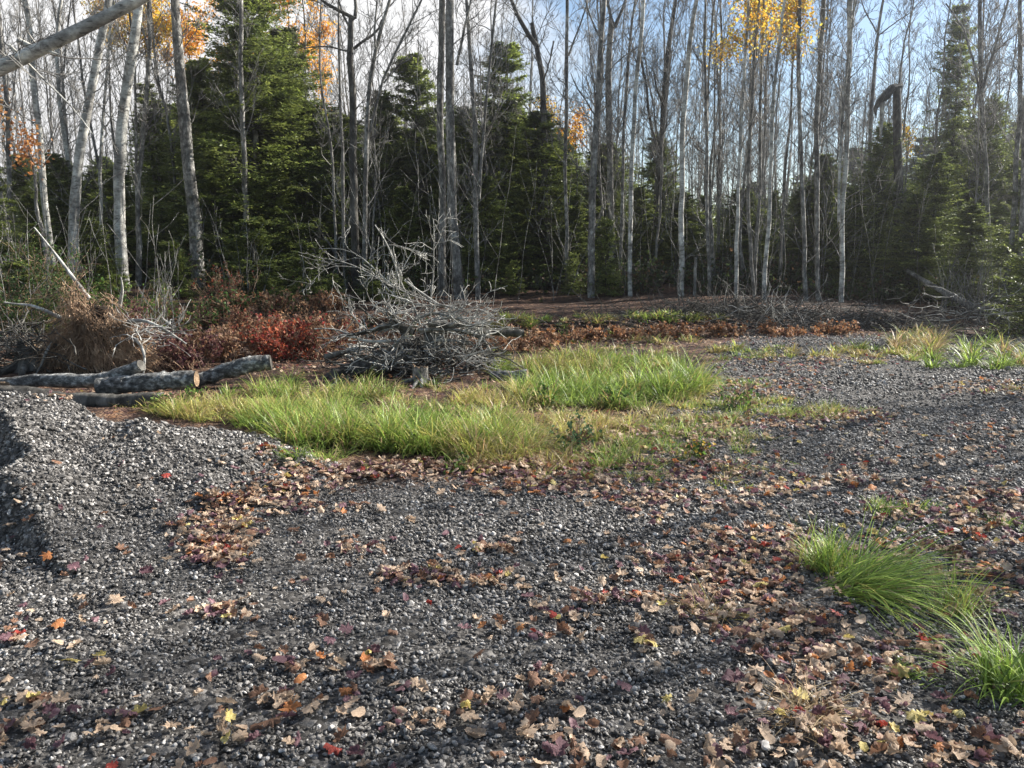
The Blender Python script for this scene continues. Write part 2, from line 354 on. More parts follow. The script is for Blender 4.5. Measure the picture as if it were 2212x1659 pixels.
# ------------------------------------------------------------------ trees
def unit(v): return v/(np.linalg.norm(v)+1e-9)
def grow(p, d, ln, r, lev, out, rng, up=.25, n=5, nk=(5, 4, 3), gnarl=.22):
    """one branch as a polyline, then its own side branches"""
    pts = [p]; dd = d.copy(); st = ln/(n-1)
    for i in range(n-1):
        dd = unit(dd+rng.normal(0, gnarl, 3)+np.array([0, 0, up*.35])); pts.append(pts[-1]+dd*st)
    pts = np.array(pts); rr = np.linspace(r, max(r*.4, min(.0042, r)), n)
    out.append((pts, rr))
    if lev <= 0: return
    k = nk[min(lev, len(nk))-1]; k = max(1, int(k*rng.uniform(.7, 1.3)))
    for j in range(k):
        t = rng.uniform(.2, .98); i = min(int(t*(n-1)), n-2); f = t*(n-1)-i
        q = pts[i]*(1-f)+pts[i+1]*f; tan = unit(pts[i+1]-pts[i]); sd = unit(np.cross(tan, rng.normal(size=3)))
        a = rng.uniform(.45, .95); nd = unit(tan*math.cos(a)+sd*math.sin(a))
        grow(q, nd, ln*rng.uniform(.3, .55)*(1.15-t*.5), max(rr[i]*rng.uniform(.5, .7), .0038), lev-1, out, rng, up, max(4, n-1) if lev > 1 else 4, nk, gnarl)
def twig_set(trunk, tr, z0, dens, rng, length=1.6, up=.5, lev=2, nk=(5, 4), a0=.5, a1=1.1):
    """side branches along a trunk line above height z0"""
    out = []; seg = np.linalg.norm(np.diff(trunk, axis=0), axis=1); cum = np.concatenate([[0], np.cumsum(seg)]); T = cum[-1]
    m = int(T*dens)
    for j in range(m):
        s = rng.uniform(.05, .99)*T; i = min(np.searchsorted(cum, s)-1, len(seg)-1); i = max(i, 0); f = (s-cum[i])/seg[i]
        q = trunk[i]*(1-f)+trunk[i+1]*f
        if q[2] < z0 and rng.uniform() > .28: continue
        tan = unit(trunk[i+1]-trunk[i]); az = rng.uniform(0, 6.283); a = rng.uniform(a0, a1)
        h = unit(np.array([math.cos(az), math.sin(az), 0])); d = unit(tan*math.cos(a)+h*math.sin(a))
        rb = (tr[i]*(1-f)+tr[i+1]*f); t = s/T
        grow(q, d, length*rng.uniform(.4, 1.1)*(1.2-.7*t), min(rb*.5, .006+.012*rng.uniform()), lev if q[2] > z0 else 1, out, rng, up, 6, nk)
    return out
def make_bare(name, label, cat, trunks, m_bark, z0=3, dens=3.0, seed=0, group=None, length=1.6, extra=(), lev=2, leaves=None, sides=10, base=None, nk=(5, 4), m_twig=None):
    """trunks: list of (pts, radii) in world coordinates"""
    rng = np.random.default_rng(seed); base = np.array(trunks[0][0][0]) if base is None else base
    V, Fq = tubes(trunks, sides)
    rr = np.concatenate([np.repeat(r, sides) for _, r in sorted_lines(trunks)])
    C = np.concatenate([np.repeat(p, sides, 0) for p, _ in sorted_lines(trunks)])
    nz = (vn(V[:, 0]*9+V[:, 1]*7, V[:, 2]*5, 1, seed)-.5)*.22
    V = V+(V-C)*nz[:, None]
    root = thing(name, label, cat, base, group)
    obj('trunk', mesh('trunk', V-base, [Fq], [m_bark]), root)
    br = list(extra)
    for p, r in trunks: br += twig_set(p, r, z0, dens, rng, length, lev=lev, nk=nk)
    if br:
        V, Fq = tubes(br, 3); obj('branches', mesh('branches', V-base, [Fq], [m_twig or (M_TWIG if m_bark is not M_DARK else M_DARK)]), root)
    if leaves:
        n, cols, box = leaves
        tips = np.array([p[-1] for p, _ in br]); u0, v0, u1, v1 = box
        # leaves hang on the twig tips inside the given stretch of the crown
        zt = tips[:, 2]; k = (zt > v0) & (zt < v1); tips = tips[k] if k.any() else tips
        c = tips[rng.integers(0, len(tips), n)]+rng.normal(0, .12, (n, 3)); add_leaves('foliage', c, rng, cols, .045, root, base)
    return root
def sorted_lines(ls):
    by = {}
    for p, r in ls: by.setdefault(len(p), []).append((p, r))
    return [x for v in by.values() for x in v]
def add_leaves(name, c, rng, cols, size, parent, base, m=None, aspect=.75):
    n = len(c); a = rng.normal(size=(n, 3)); a /= np.linalg.norm(a, axis=1)[:, None]; b = np.cross(a, rng.normal(size=(n, 3))); b /= np.linalg.norm(b, axis=1)[:, None]
    s = size*rng.uniform(.6, 1.2, n)[:, None]; nn = np.cross(a, b)
    V = np.stack([c-a*s, c-b*s*aspect-a*s*.1+nn*s*.25, c+a*s, c+b*s*aspect-a*s*.1+nn*s*.25], 1).reshape(-1, 3)
    q = np.arange(n*4).reshape(-1, 4); cc = np.array(cols)[rng.integers(0, len(cols), n)]*rng.uniform(.7, 1.25, (n, 1))
    o = obj(name, mesh(name, V-base, [q], [m or M_LEAF], attr={'Col': np.repeat(cc, 4, 0)}, smooth=False), parent)
    return o

GREEN = np.array([[.15, .19, .045], [.19, .235, .055], [.25, .29, .08], [.11, .14, .045]])
def spruce_mesh(H, Rm, seed, nb=260, K=18, J=7, z_lo=.03, cone=.62, gaps=.25, cols=GREEN, nl=.115, droop=.45):
    r = np.random.default_rng(seed); u = r.uniform(size=nb)
    z0 = H*(z_lo+(.985-z_lo)*u**1.15); az = r.uniform(0, 6.283, nb)
    t = z0/H; Lb = Rm*np.minimum((1-t), 1)**cone*r.uniform(.42, 1.28, nb)*np.where(r.uniform(size=nb) < gaps, .6, 1)+.10
    Lb *= ss(-.05, .16, t)*.5+.5
    a = .12+.55*t**1.5+r.normal(0, .08, nb); b_ = droop+.1*r.normal(size=nb); c = .28
    def at(s):  # s (nb,k)
        o = Lb[:, None]*s; zz = z0[:, None]+Lb[:, None]*(a[:, None]*s-b_[:, None]*s**2+c*s**3)
        return np.stack([o*np.cos(az)[:, None], o*np.sin(az)[:, None], zz], -1)
    s6 = np.linspace(0, 1, 6)[None, :].repeat(nb, 0); W = at(s6)
    lines = [(W[i], np.linspace(.004+.008*Lb[i], .002, 6)) for i in range(nb)]
    Vw, Fw = tubes(lines, 3)
    s = np.clip((np.arange(K)[None, :]+r.uniform(0, 1, (nb, K)))/K*.88+.12, 0, 1); p = at(s); p2 = at(np.clip(s+.03, 0, 1.1)); tan = p2-p; tan /= np.linalg.norm(tan, axis=2, keepdims=True)+1e-9
    sd = np.stack([-np.sin(az), np.cos(az), az*0], -1)[:, None, :]*np.where(r.uniform(size=(nb, K)) < .5, 1, -1)[..., None]
    dirb = tan*.65+sd*.8+r.normal(0, .15, (nb, K, 3)); dirb[..., 2] -= .12; dirb /= np.linalg.norm(dirb, axis=2, keepdims=True)
    lb = .40*Lb[:, None]*(1.05-s)**.7*r.uniform(.6, 1.2, (nb, K))+.06
    j = (np.arange(J)+.5)/J; q = p[:, :, None]+dirb[:, :, None]*(lb[..., None, None]*j[None, None, :, None]); q[..., 2] -= (lb[..., None]*j)**2*.25
    q = q.reshape(-1, 3); db = np.repeat(dirb.reshape(-1, 3), J, 0); n = len(q)
    sd2 = np.cross(db, np.array([0, 0, 1.])); sd2 /= np.linalg.norm(sd2, axis=1)[:, None]+1e-9
    sg = np.where(r.uniform(size=n) < .5, 1, -1)[:, None]
    d = db*r.uniform(.3, 1, (n, 1))+sd2*sg*r.uniform(.2, 1, (n, 1))+r.normal(0, .25, (n, 3)); d /= np.linalg.norm(d, axis=1)[:, None]
    w_ = np.cross(d, r.normal(0, 1, (n, 3))+np.array([0, 0, 2.5])); w_ /= np.linalg.norm(w_, axis=1)[:, None]+1e-9
    ln = nl*r.uniform(.6, 1.3, n)[:, None]*(.6+.4*H/8 if H < 8 else 1); hw = ln*.19
    V = np.stack([q, q+d*ln*.45+w_*hw, q+d*ln, q+d*ln*.45-w_*hw], 1).reshape(-1, 3)
    qq = np.arange(n*4).reshape(-1, 4)
    bc = cols[r.integers(0, len(cols), nb)]*r.uniform(.75, 1.25, (nb, 1)); cc = np.repeat(bc, K*J, 0)*r.uniform(.7, 1.35, (n, 1))
    jj = np.tile(j, nb*K); cc = cc*(1+.35*(jj[:, None]-.4)*np.array([1.2, 1, .6]))
    VV = np.concatenate([Vw, V]); AA = np.concatenate([np.tile([.05, .045, .035], (len(Vw), 1)), np.repeat(cc, 4, 0)])
    return mesh('crown', VV, [Fw, qq+len(Vw)], [M_NEEDLE], smooth=False, attr={'Col': AA})
def spruce_trunk(H, r0, seed):
    r = np.random.default_rng(seed); z = np.linspace(-.3, H*.99, 12); p = np.stack([np.cumsum(r.normal(0, .02, 12)), np.cumsum(r.normal(0, .02, 12)), z], 1)
    V, Fq = tubes([(p, np.linspace(r0, .008, 12))], 8); return mesh('trunk', V, [Fq], [M_DARK])
SPK = []
for k, (H, Rm, nb, kw) in enumerate([(11, 3.1, 520, dict(K=24, J=9)), (8, 2.2, 430, dict(K=22, J=9)), (8, 1.9, 330, dict(K=20, J=9, gaps=.5)), (10, 2.1, 350, dict(K=20, J=9, gaps=.5, z_lo=.1, droop=.55)),
                                     (3, 1.2, 170, dict(K=16, J=7, nl=.12)), (1.6, .6, 80, dict(K=12, J=6, nl=.10))]):
    SPK.append((H, spruce_mesh(H, Rm, 50+k, nb, **kw), spruce_trunk(H, .02+.012*H, 60+k)))
LM = [(0, 'left edge of the view'), (90, 'left root mat'), (160, 'leaning spotted birch'), (262, 'curving birch'), (345, 'gap left of the thick leaning trunk'), (420, 'thick leaning trunk'), (520, 'tallest spruce'), (610, 'red shrubs'), (700, 'crooked thin stem'), (775, 'stout forked maple'), (870, 'left side of the brush heap'),
      (970, 'two tall centre trunks'), (1050, 'right side of the brush heap'), (1110, 'narrow dark spruce'), (1180, 'dark broken-topped tree'), (1285, 'tall straight centre trunk'), (1370, 'bright slim leaning trunk'), (1430, 'spruce top right of centre'), (1475, 'straight pale trunk'), (1530, 'pair of slim stems by the stub'),
      (1630, 'clump of slim pale stems'), (1750, 'dark straight trunk'), (1820, 'speckled trunk'), (1880, 'bare stem on blue sky'), (1940, 'folded broken trunk'), (2020, 'shaded slanting fallen trunk'), (2083, 'tallest thin spruce'), (2150, 'broad dark right spruce'), (2212, 'right edge of the view'), (2400, 'far right beyond the view')]
def landmark(u): return min(LM, key=lambda a: abs(a[0]-u))[1]
ROW = ['nearest', 'second', 'third', 'farthest']
def spruce(kind, x, y, H, label, group, wid=1.0, rz=None):
    h0, cm, tm = SPK[kind]; s = H/h0
    o = thing('spruce_tree', label, 'spruce', (x, y, float(surf(x, y))-.03), group, R.uniform(0, 6.28) if rz is None else rz)
    o.scale = (s*wid, s*wid, s); o.rotation_euler[0] = R.normal(0, .025); o.rotation_euler[1] = R.normal(0, .025); obj('trunk', tm, o); obj('crown', cm, o)
    return o
def spr_v(kind, u, vtop, D, label, group=None, wid=1.0):
    """spruce whose tip is seen at (u, vtop), standing D metres ahead"""
    p = pix(u, vtop, D); spruce(kind, float(p[0]), D, float(p[2]-surf(p[0], D)), label, group, wid)
FRONT = 'spruces at the front of the wood'
for a in [(0, 520, -110, 24.0, 'tallest full spruce with broad feathery boughs, between the two pale trunks at left', FRONT, 1.2),
          (1, 650, 215, 25.5, 'mid-height spruce at the right shoulder of the tallest spruce', FRONT, 1.0),
          (3, 330, 180, 26, 'tall spruce seen between the left birches and the pale leaning trunk', FRONT, 1.2),
          (1, 60, 420, 20, 'low spruce at the left edge behind the upturned root mat', FRONT, 1.2),
          (1, 200, 470, 18.5, 'low bushy spruce at the feet of the left birches', FRONT, 1.5),
          (1, -60, 330, 17, 'spruce cut by the left edge of the view, beside the brush', FRONT, 1.3),
          (4, 370, 520, 18.5, 'young spruce just left of the pale leaning trunk base', FRONT, 1.2),
          (4, 540, 470, 20.0, 'young spruce with low boughs right of the pale leaning trunk', FRONT, 1.5),
          (4, 660, 520, 19.5, 'young spruce above the red shrubs', FRONT, 1.4),
          (2, 905, 115, 27, 'spruce with light showing through, left of the twin grey trunks', FRONT, 1.35),
          (3, 745, 250, 25, 'thin spruce behind the forked maple trunks', FRONT, 1.2),
          (2, 1085, 95, 27, 'dark narrow spruce with a bare upper stem right of the twin grey trunks', FRONT, 1.3),
          (1, 1180, 240, 24.5, 'full green spruce below the dark broken trunk', FRONT, 1.5), (1, 600, 60, 26, 'tall spruce overlapping the right side of the tallest one', FRONT, 1.25), (1, 445, 130, 25.5, 'tall spruce between the leaning trunk and the tallest spruce', FRONT, 1.2), (2, 1000, 230, 26.5, 'tall spruce right behind the two centre trunks', FRONT, 1.4), (1, 830, 200, 27, 'tall spruce behind the long rising limb of the maple', FRONT, 1.1),
          (1, 1050, 380, 22.5, 'bushy spruce behind the brush heap right of the twin trunks', FRONT, 1.2),
          (1, 870, 400, 22.5, 'bushy spruce behind the brush heap left of the twin trunks', FRONT, 1.2),
          (4, 30, 560, 13.5, 'low young spruce at the left edge behind the root mat', FRONT, 1.5), (4, 120, 570, 15.0, 'low young spruce over the top of the root mat', FRONT, 1.4), (4, 250, 590, 15.5, 'low young spruce right behind the root mat', FRONT, 1.4), (4, 340, 600, 16.5, 'low young spruce left of the leaning trunk foot', FRONT, 1.5),
          (4, 480, 600, 18.0, 'low young spruce right of the leaning trunk foot', FRONT, 1.5), (4, 570, 590, 18.5, 'low young spruce behind the tall rusty bush', FRONT, 1.5), (4, 650, 600, 17.5, 'low young spruce behind the brightest red bush', FRONT, 1.5), (4, 720, 590, 18, 'low young spruce behind the brown bush by the heap', FRONT, 1.4), (4, 860, 590, 19, 'low young spruce behind the top of the brush heap', FRONT, 1.3),
          (5, 1170, 640, 20, 'tiny spruce on the bank left of the slim trunk', None, 1.2), (5, 1350, 640, 21, 'tiny spruce just right of the tall straight centre trunk', None, 1.2), (5, 410, 640, 16.5, 'tiny spruce in the bushes by the leaning trunk', None, 1.3),
          (4, 1312, 470, 21.0, 'young spruce right behind the tall straight grey trunk in the centre', FRONT, .8),
          (4, 1240, 545, 21.5, 'small spruce left of the tall straight grey trunk in the centre', FRONT, .9),
          (4, 800, 560, 20, 'small spruce between the forked maple and the brush heap', FRONT, 1.1),
          (4, 1110, 560, 21.5, 'small spruce on the bank right of the brush heap', FRONT, 1.1),
          (5, 1416, 618, 21, 'tiny spruce seedling standing on the bank in front of dark wood', None, .9),
          (1, 1440, 285, 27, 'green spruce top between two bright slim trunks right of centre', FRONT, 1.0),
          (3, 1325, 330, 28, 'spruce behind the tall straight grey trunk in the centre', FRONT, 1.0),
          (1, 1530, 420, 28, 'spruce in deep shade behind the short dead stub', FRONT, 1.1),
          (1, 1680, 410, 28, 'spruce in deep shade behind the clump of slim stems', FRONT, 1.1),
          (0, 1905, 262, 24, 'broad dark spruce below the folded broken trunk', FRONT, 1.0),
          (1, 1790, 330, 25.5, 'dark spruce left of the folded broken trunk', FRONT, 1.1),
          (3, 2083, 5, 26.0, 'tallest thin spruce with sparse top near the right edge', FRONT, .75),
          (0, 2150, 205, 25, 'broad dark spruce behind the slim trunks near the right edge', FRONT, .9),
          (1, 2030, 330, 22, 'dark spruce right of the folded broken trunk with sunlit tips', FRONT, 1.2),
          (2, 470, 330, 22.5, 'full spruce just right of the thick leaning trunk, boughs to the ground', FRONT, 1.5),
          (1, 590, 350, 23, 'full spruce under the right boughs of the tallest one', FRONT, 1.3),
          (1, 715, 380, 23.5, 'wide spruce behind the crooked thin stem', FRONT, 1.3),
          (1, 120, 330, 22, 'tall spruce behind the leaning spotted birch', FRONT, 1.3),
          (1, 250, 360, 22.5, 'wide spruce behind the curving birch', FRONT, 1.4),
          (1, 400, 400, 23, 'wide spruce behind the foot of the thick leaning trunk', FRONT, 1.4),
          (1, 820, 330, 25, 'wide spruce between the forked maple and the centre trunks', FRONT, 1.2),
          (1, 960, 400, 24, 'wide spruce directly behind the two centre trunks', FRONT, 1.4),
          (1, 1120, 400, 23.5, 'wide spruce above the bank right of the brush heap', FRONT, 1.2),
          (1, 1240, 420, 23.5, 'wide spruce left behind the tall straight centre trunk', FRONT, 1.2),
          (1, 1385, 400, 25, 'wide spruce behind the bright slim leaning trunk', FRONT, 1.3),
          (1, 1600, 405, 25.5, 'dark wide spruce behind the left stems of the slim clump', FRONT, 1.8),
          (1, 1480, 415, 25, 'dark wide spruce behind the straight pale trunk', FRONT, 1.7),
          (1, 1745, 400, 25, 'dark wide spruce behind the dark straight trunk', FRONT, 1.7),
          (1, 1850, 400, 23, 'dark wide spruce right of the speckled trunk', FRONT, 1.3),
          (1, 1980, 420, 21.5, 'dark low spruce behind the slanting fallen trunk', FRONT, 1.5),
          (1, 2110, 440, 20, 'dark low spruce behind the pale bent twigs at right', FRONT, 1.5),
          (1, 2260, 300, 19, 'spruce cut by the right edge of the view', FRONT, 1.1),
          (4, 2230, 500, 15.5, 'low spruce boughs at the right edge above the bank', FRONT, .9)]:
    spr_v(*a)
# rows of spruces deeper in the wood
tx = [-300, 0, 200, 300, 450, 560, 700, 850, 1000, 1100, 1250, 1400, 1500, 1600, 1800, 2000, 2150, 2500]
ty = [300, 320, 330, 280, 120, 130, 220, 240, 250, 230, 300, 360, 410, 415, 340, 290, 240, 250]
for row, (D, stepu) in enumerate(((29, 150), (34, 130), (41, 115), (50, 110))):
    u = -250.0+R.uniform(0, 60)
    while u < 2450:
        vt = np.interp(u, tx, ty)+R.uniform(-15, 75)
        spr_v([1, 2, 1, 3][R.integers(0, 4)], u, vt, D+R.uniform(-2, 2), f'dark spruce in the {ROW[row]} hidden row, behind the {landmark(u)}', 'spruces deep in the wood', R.uniform(1.3, 1.9))
        u += stepu*R.uniform(.7, 1.3)

# traced broadleaf trunks: (v-space polyline base->top, width base, width top), distance
def trace(pl, w0, w1, D, seed, top=12.5, n=22, toground=True):
    r = np.random.default_rng(seed); pl = np.array(pl, float)
    P = pix(pl[:, 0], pl[:, 1], np.full(len(pl), float(D)))
    rad = np.linspace(w0, w1, len(pl))/2/F*D
    if toground:
        g = P[0].copy(); g[0] -= (P[1][0]-P[0][0])*.15; g[2] = float(surf(g[0], D))-.1
        if g[2] < P[0][2]-.05: P = np.vstack([g, P]); rad = np.concatenate([[rad[0]*1.25], rad])
    if top and P[-1][2] < top and pl[-1][1] <= 5:
        d = unit(P[-1]-P[-2]); d = unit(d+np.array([0, 0, .6])); e = P[-1]+d*(top-P[-1][2])/d[2]; m = (P[-1]+e)/2+r.normal(0, .1, 3)
        P = np.vstack([P, m, e]); rad = np.concatenate([rad, [rad[-1]*.6, .015]])
    Q = resample(np.column_stack([P, rad]), n); Q[:, 1] += np.cumsum(r.normal(0, .035, n)); Q[1:, 0] += np.cumsum(r.normal(0, .012, n-1))
    return Q[:, :3], Q[:, 3]
FR = 'broadleaf trunks along the front of the wood'
YEL = [(.75, .47, .05), (.80, .55, .08), (.70, .36, .04), (.62, .55, .10)]
TR = [
 ('maple_tree', 'thick pale grey trunk leaning left, smooth bark lit along its right side', M_GREY, [(433, 675), (423, 499), (408, 347), (399, 195), (393, 130), (388, 0)], 29, 17, 21.0, {}),
 ('birch_tree', 'pale birch curving right at the top, left of the thick leaning trunk', M_BIRCH, [(267, 600), (262, 500), (256, 325), (267, 217), (278, 152), (291, 65), (300, 0)], 24, 17, 19.5, {}),
 ('birch_tree', 'pale spotted birch leaning right above the brown root mat', M_BIRCH, [(152, 580), (156, 500), (160, 412), (171, 325), (187, 234), (204, 143), (217, 78), (236, 0)], 22, 14, 18.0, {}),
 ('maple_tree', 'slim twin-stemmed grey tree between the birch and the leaning trunk', M_GREY, [(302, 620), (299, 434), (308, 282), (315, 187), (330, 87), (324, 0)], 11, 7, 20.5, dict(more=[([(306, 560), (290, 400), (296, 300), (300, 180), (292, 60), (280, 0)], 6, 4)])),
 ('birch_tree', 'slender birch rising straight between the two larger left birches', M_BIRCH, [(223, 580), (223, 412), (228, 304), (234, 195), (240, 90), (250, 0)], 7, 5, 20.0, {}),
 ('birch_tree', 'birch leaning slightly left near the left edge, over the root mat', M_BIRCH, [(110, 560), (93, 390), (82, 282), (72, 152), (65, 65), (60, 0)], 13, 11, 18.5, {}),
 ('birch_tree', 'short curved birch stem near the left edge with a bowed lower end', M_BIRCH, [(150, 420), (139, 334), (126, 282), (119, 195), (113, 100), (118, 0)], 10, 7, 22.0, {}),
 ('maple_tree', 'grey stem closest to the left edge of the wood', M_GREY, [(20, 600), (26, 400), (30, 250), (14, 130), (8, 0)], 10, 7, 18.5, {}),
 ('maple_tree', 'stout forked maple in the left centre with twisted bare crown', M_DARK, [(773, 590), (771, 434), (769, 304), (764, 195), (760, 65), (766, 38)], 18, 11, 21.5,
    dict(more=[([(766, 40), (750, 22), (720, 17), (690, 10), (665, -10), (650, -60)], 8, 4), ([(766, 38), (775, 20), (765, 0), (760, -60)], 8, 5), ([(762, 105), (790, 82), (812, 70), (822, 40)], 6, 4), ([(762, 115), (735, 105), (690, 98), (650, 104)], 4, 2), ([(755, 60), (742, 45), (735, 25), (728, -10)], 5, 3)])),
 ('maple_tree', 'maple with long rising right limb beside the stout forked one', M_GREY, [(786, 600), (788, 391), (797, 239), (808, 109), (830, 39), (847, 0)], 11, 6, 21.0,
    dict(more=[([(799, 286), (812, 200), (825, 152), (873, 78), (916, 0), (935, -40)], 6, 4), ([(810, 100), (800, 40), (812, 0)], 5, 3), ([(829, 180), (850, 150), (900, 120)], 4, 2)])),
 ('maple_tree', 'left one of the two tall grey trunks standing side by side in the centre', M_GREY, [(957, 610), (955, 391), (951, 217), (955, 87), (957, 0)], 16, 13, 21.0, {}),
 ('maple_tree', 'right and thicker one of the two tall grey trunks side by side in the centre', M_GREY, [(993, 655), (981, 477), (977, 304), (975, 174), (973, 0)], 22, 17, 20.5, dict(more=[([(986, 140), (1000, 70), (1020, 0)], 6, 4)])),
 ('maple_tree', 'grey tree with a split upper stem just right of the two centre trunks', M_GREY, [(1033, 657), (1029, 500), (1029, 434), (1030, 260), (1020, 109), (1012, 0)], 13, 7, 20.5, dict(more=[([(1035, 430), (1044, 380), (1044, 250), (1056, 120), (1075, 0)], 7, 5)])),
 ('bare_tree', 'thin crooked stem left of the forked maple', M_TWIG, [(727, 600), (721, 521), (717, 400), (717, 330), (699, 234), (686, 174), (680, 60), (690, 0)], 6, 3, 22, {}),
 ('bare_tree', 'thin stem with a lit edge between the crooked stem and the forked maple', M_TWIG, [(748, 600), (743, 542), (742, 369), (735, 200), (728, 40), (730, 0)], 8, 4, 22.5, {}),
 ('bare_tree', 'thin straight stem in front of the spruces above the red shrubs', M_GREY, [(530, 600), (536, 500), (530, 350), (524, 240), (520, 100), (520, 0)], 12, 8, 22.0, {}),
 ('poplar_tree', 'tall straight grey trunk at the centre of the wood edge, bright down its right side', M_GREY, [(1277, 670), (1279, 477), (1286, 304), (1294, 174), (1307, 0)], 17, 10, 20.5, dict(more=[([(1288, 260), (1268, 225), (1240, 190), (1225, 160)], 4, 2), ([(1300, 90), (1275, 50), (1262, 0)], 4, 3), ([(1296, 190), (1330, 130), (1380, 100)], 3, 2)])),
 ('poplar_tree', 'slim straight trunk against the green spruce, left of the tall centre trunk', M_GREY, [(1225, 640), (1225, 456), (1225, 304), (1227, 130), (1228, 0)], 8, 7, 22, dict(more=[([(1228, 120), (1250, 60), (1275, 0)], 4, 3)])),
 ('dead_tree', 'dark thick broken-topped tree with one crooked limb, top centre of the wood', M_DARK, [(1185, 600), (1178, 400), (1175, 260), (1171, 152), (1155, 87), (1147, 43)], 17, 9, 24,
    dict(more=[([(1160, 100), (1134, 74), (1120, 35), (1108, -5), (1090, -40)], 11, 6), ([(1172, 180), (1190, 140), (1197, 90)], 4, 3)], low=True)),
 ('maple_tree', 'thick forked trunk seen behind and right of the tall centre trunk', M_GREY, [(1323, 560), (1323, 369), (1323, 195), (1327, 65), (1330, 40)], 15, 11, 24, dict(more=[([(1328, 60), (1312, 20), (1305, -20)], 7, 5), ([(1328, 60), (1345, 25), (1360, -10)], 8, 5)])),
 ('poplar_tree', 'bright slim trunk leaning right, second from the tall centre trunk', M_BIRCH, [(1362, 653), (1366, 499), (1368, 369), (1379, 217), (1390, 65), (1396, 0)], 10, 8, 20.5, {}),
 ('poplar_tree', 'thin trunk between the tall centre trunk and the bright slim one', M_GREY, [(1338, 620), (1340, 542), (1342, 391), (1349, 217), (1358, 65), (1372, 0)], 8, 5, 22.5, {}),
 ('dead_tree', 'dark rough trunk rising from the spruce tops right of centre', M_DARK, [(1415, 560), (1420, 369), (1433, 260), (1438, 152), (1450, 60), (1462, 0)], 14, 7, 26, dict(more=[([(1422, 330), (1400, 260), (1394, 180), (1380, 120)], 7, 4), ([(1436, 240), (1420, 190), (1415, 160)], 5, 3)])),
 ('poplar_tree', 'straight pale trunk with dark wood behind it, fourth from the tall centre trunk', M_BIRCH, [(1470, 655), (1468, 477), (1472, 304), (1481, 130), (1494, 13), (1498, 0)], 12, 8, 20.5, {}),
 ('poplar_tree', 'slim trunk right of the short dead stub', M_GREY, [(1531, 664), (1529, 434), (1524, 217), (1523, 0)], 8, 5, 20.5, {}),
 ('poplar_tree', 'slim stem grown close beside another, right of the short dead stub', M_GREY, [(1534, 640), (1531, 391), (1533, 217), (1541, 43), (1548, 0)], 6, 4, 21.5, {}),
 ('poplar_tree', 'leftmost stem of the clump of slim pale trunks right of centre', M_BIRCH, [(1590, 675), (1596, 521), (1600, 304), (1616, 174), (1622, 0)], 9, 5, 19.8, dict(yl=1)),
 ('poplar_tree', 'second stem of the slim pale clump, leaning left from its foot', M_GREY, [(1630, 672), (1618, 477), (1620, 260), (1628, 100), (1634, 0)], 8, 5, 20.2, dict(yl=1)),
 ('poplar_tree', 'middle stem of the slim pale clump, straight and thin', M_GREY, [(1627, 673), (1638, 456), (1642, 230), (1650, 0)], 7, 5, 20.6, dict(yl=1)),
 ('poplar_tree', 'rightmost stem of the slim pale clump, bowed to the right', M_BIRCH, [(1649, 684), (1658, 560), (1662, 460), (1662, 369), (1671, 130), (1690, 0)], 10, 5, 19.6, dict(yl=1)),
 ('poplar_tree', 'dark straight trunk with yellow leaves above, right of the slim clump', M_GREY, [(1742, 688), (1740, 434), (1736, 217), (1738, 0)], 10, 7, 19.5, dict(yl=1)),
 ('poplar_tree', 'grey trunk standing close right of the dark straight one', M_GREY, [(1768, 682), (1768, 434), (1771, 260), (1781, 109), (1786, 0)], 11, 8, 19.8, {}),
 ('poplar_tree', 'speckled trunk in front of the dark spruces, left of the folded broken trunk', M_BIRCH, [(1818, 684), (1816, 477), (1820, 260), (1827, 130), (1829, 0)], 11, 9, 19.5, dict(more=[([(1812, 480), (1808, 380), (1818, 230), (1832, 120), (1846, 0)], 6, 4)])),
 ('bare_tree', 'bare stem with fine spreading crown against the blue sky beside the folded broken trunk', M_TWIG, [(1878, 560), (1879, 265), (1888, 130), (1894, 35), (1905, 0)], 7, 5, 25, dict(more=[([(1892, 80), (1930, 50), (1975, 15)], 3, 2), ([(1893, 70), (1870, 30), (1860, 0)], 3, 2)])),
 ('bare_tree', 'grey trunk near the right edge in front of the broad dark spruce', M_GREY, [(2140, 600), (2131, 412), (2122, 217), (2113, 87), (2114, 0)], 10, 7, 21, dict(more=[([(2122, 200), (2137, 120), (2165, 40), (2180, 0)], 6, 4), ([(2125, 300), (2104, 130), (2080, 60), (2040, 10)], 5, 3)])),
 ('bare_tree', 'leaning thin grey stem at the far right edge', M_GREY, [(2180, 590), (2190, 538), (2200, 304), (2206, 120), (2202, 0)], 11, 8, 19, {}),
 ('bare_tree', 'thick grey trunk cut by the right edge of the view', M_GREY, [(2212, 600), (2214, 500), (2216, 300), (2222, 120), (2230, 0)], 16, 12, 18.5, {}),
]
for i, (nm, lab, mt, pl, w0, w1, D, o) in enumerate(TR):
    fork = bool(o.get('more')) and pl[-1][1] > 5
    tr = [trace(pl, w0, w1, D, i)]
    for j, (mpl, a, b) in enumerate(o.get('more', [])):
        tr.append(trace(mpl, a, b, D+.1*((j % 3)-1), 300+i*7+j, n=10, toground=False, top=10.5 if mpl[-1][1] < 5 else None))
    lv = (500, YEL, (0, 6.5, 0, 10.5)) if o.get('yl') else None
    make_bare(nm, lab, {'maple_tree': 'maple', 'birch_tree': 'birch', 'poplar_tree': 'poplar', 'dead_tree': 'dead tree', 'bare_tree': 'tree'}[nm], tr, mt, z0=3.8 if w0 < 18 else 4.6, dens=3.6 if w0 > 9 else 3.0,
              seed=500+i, group=FR, length=1.8 if w0 > 9 else 1.3, leaves=lv, nk=(5, 5))
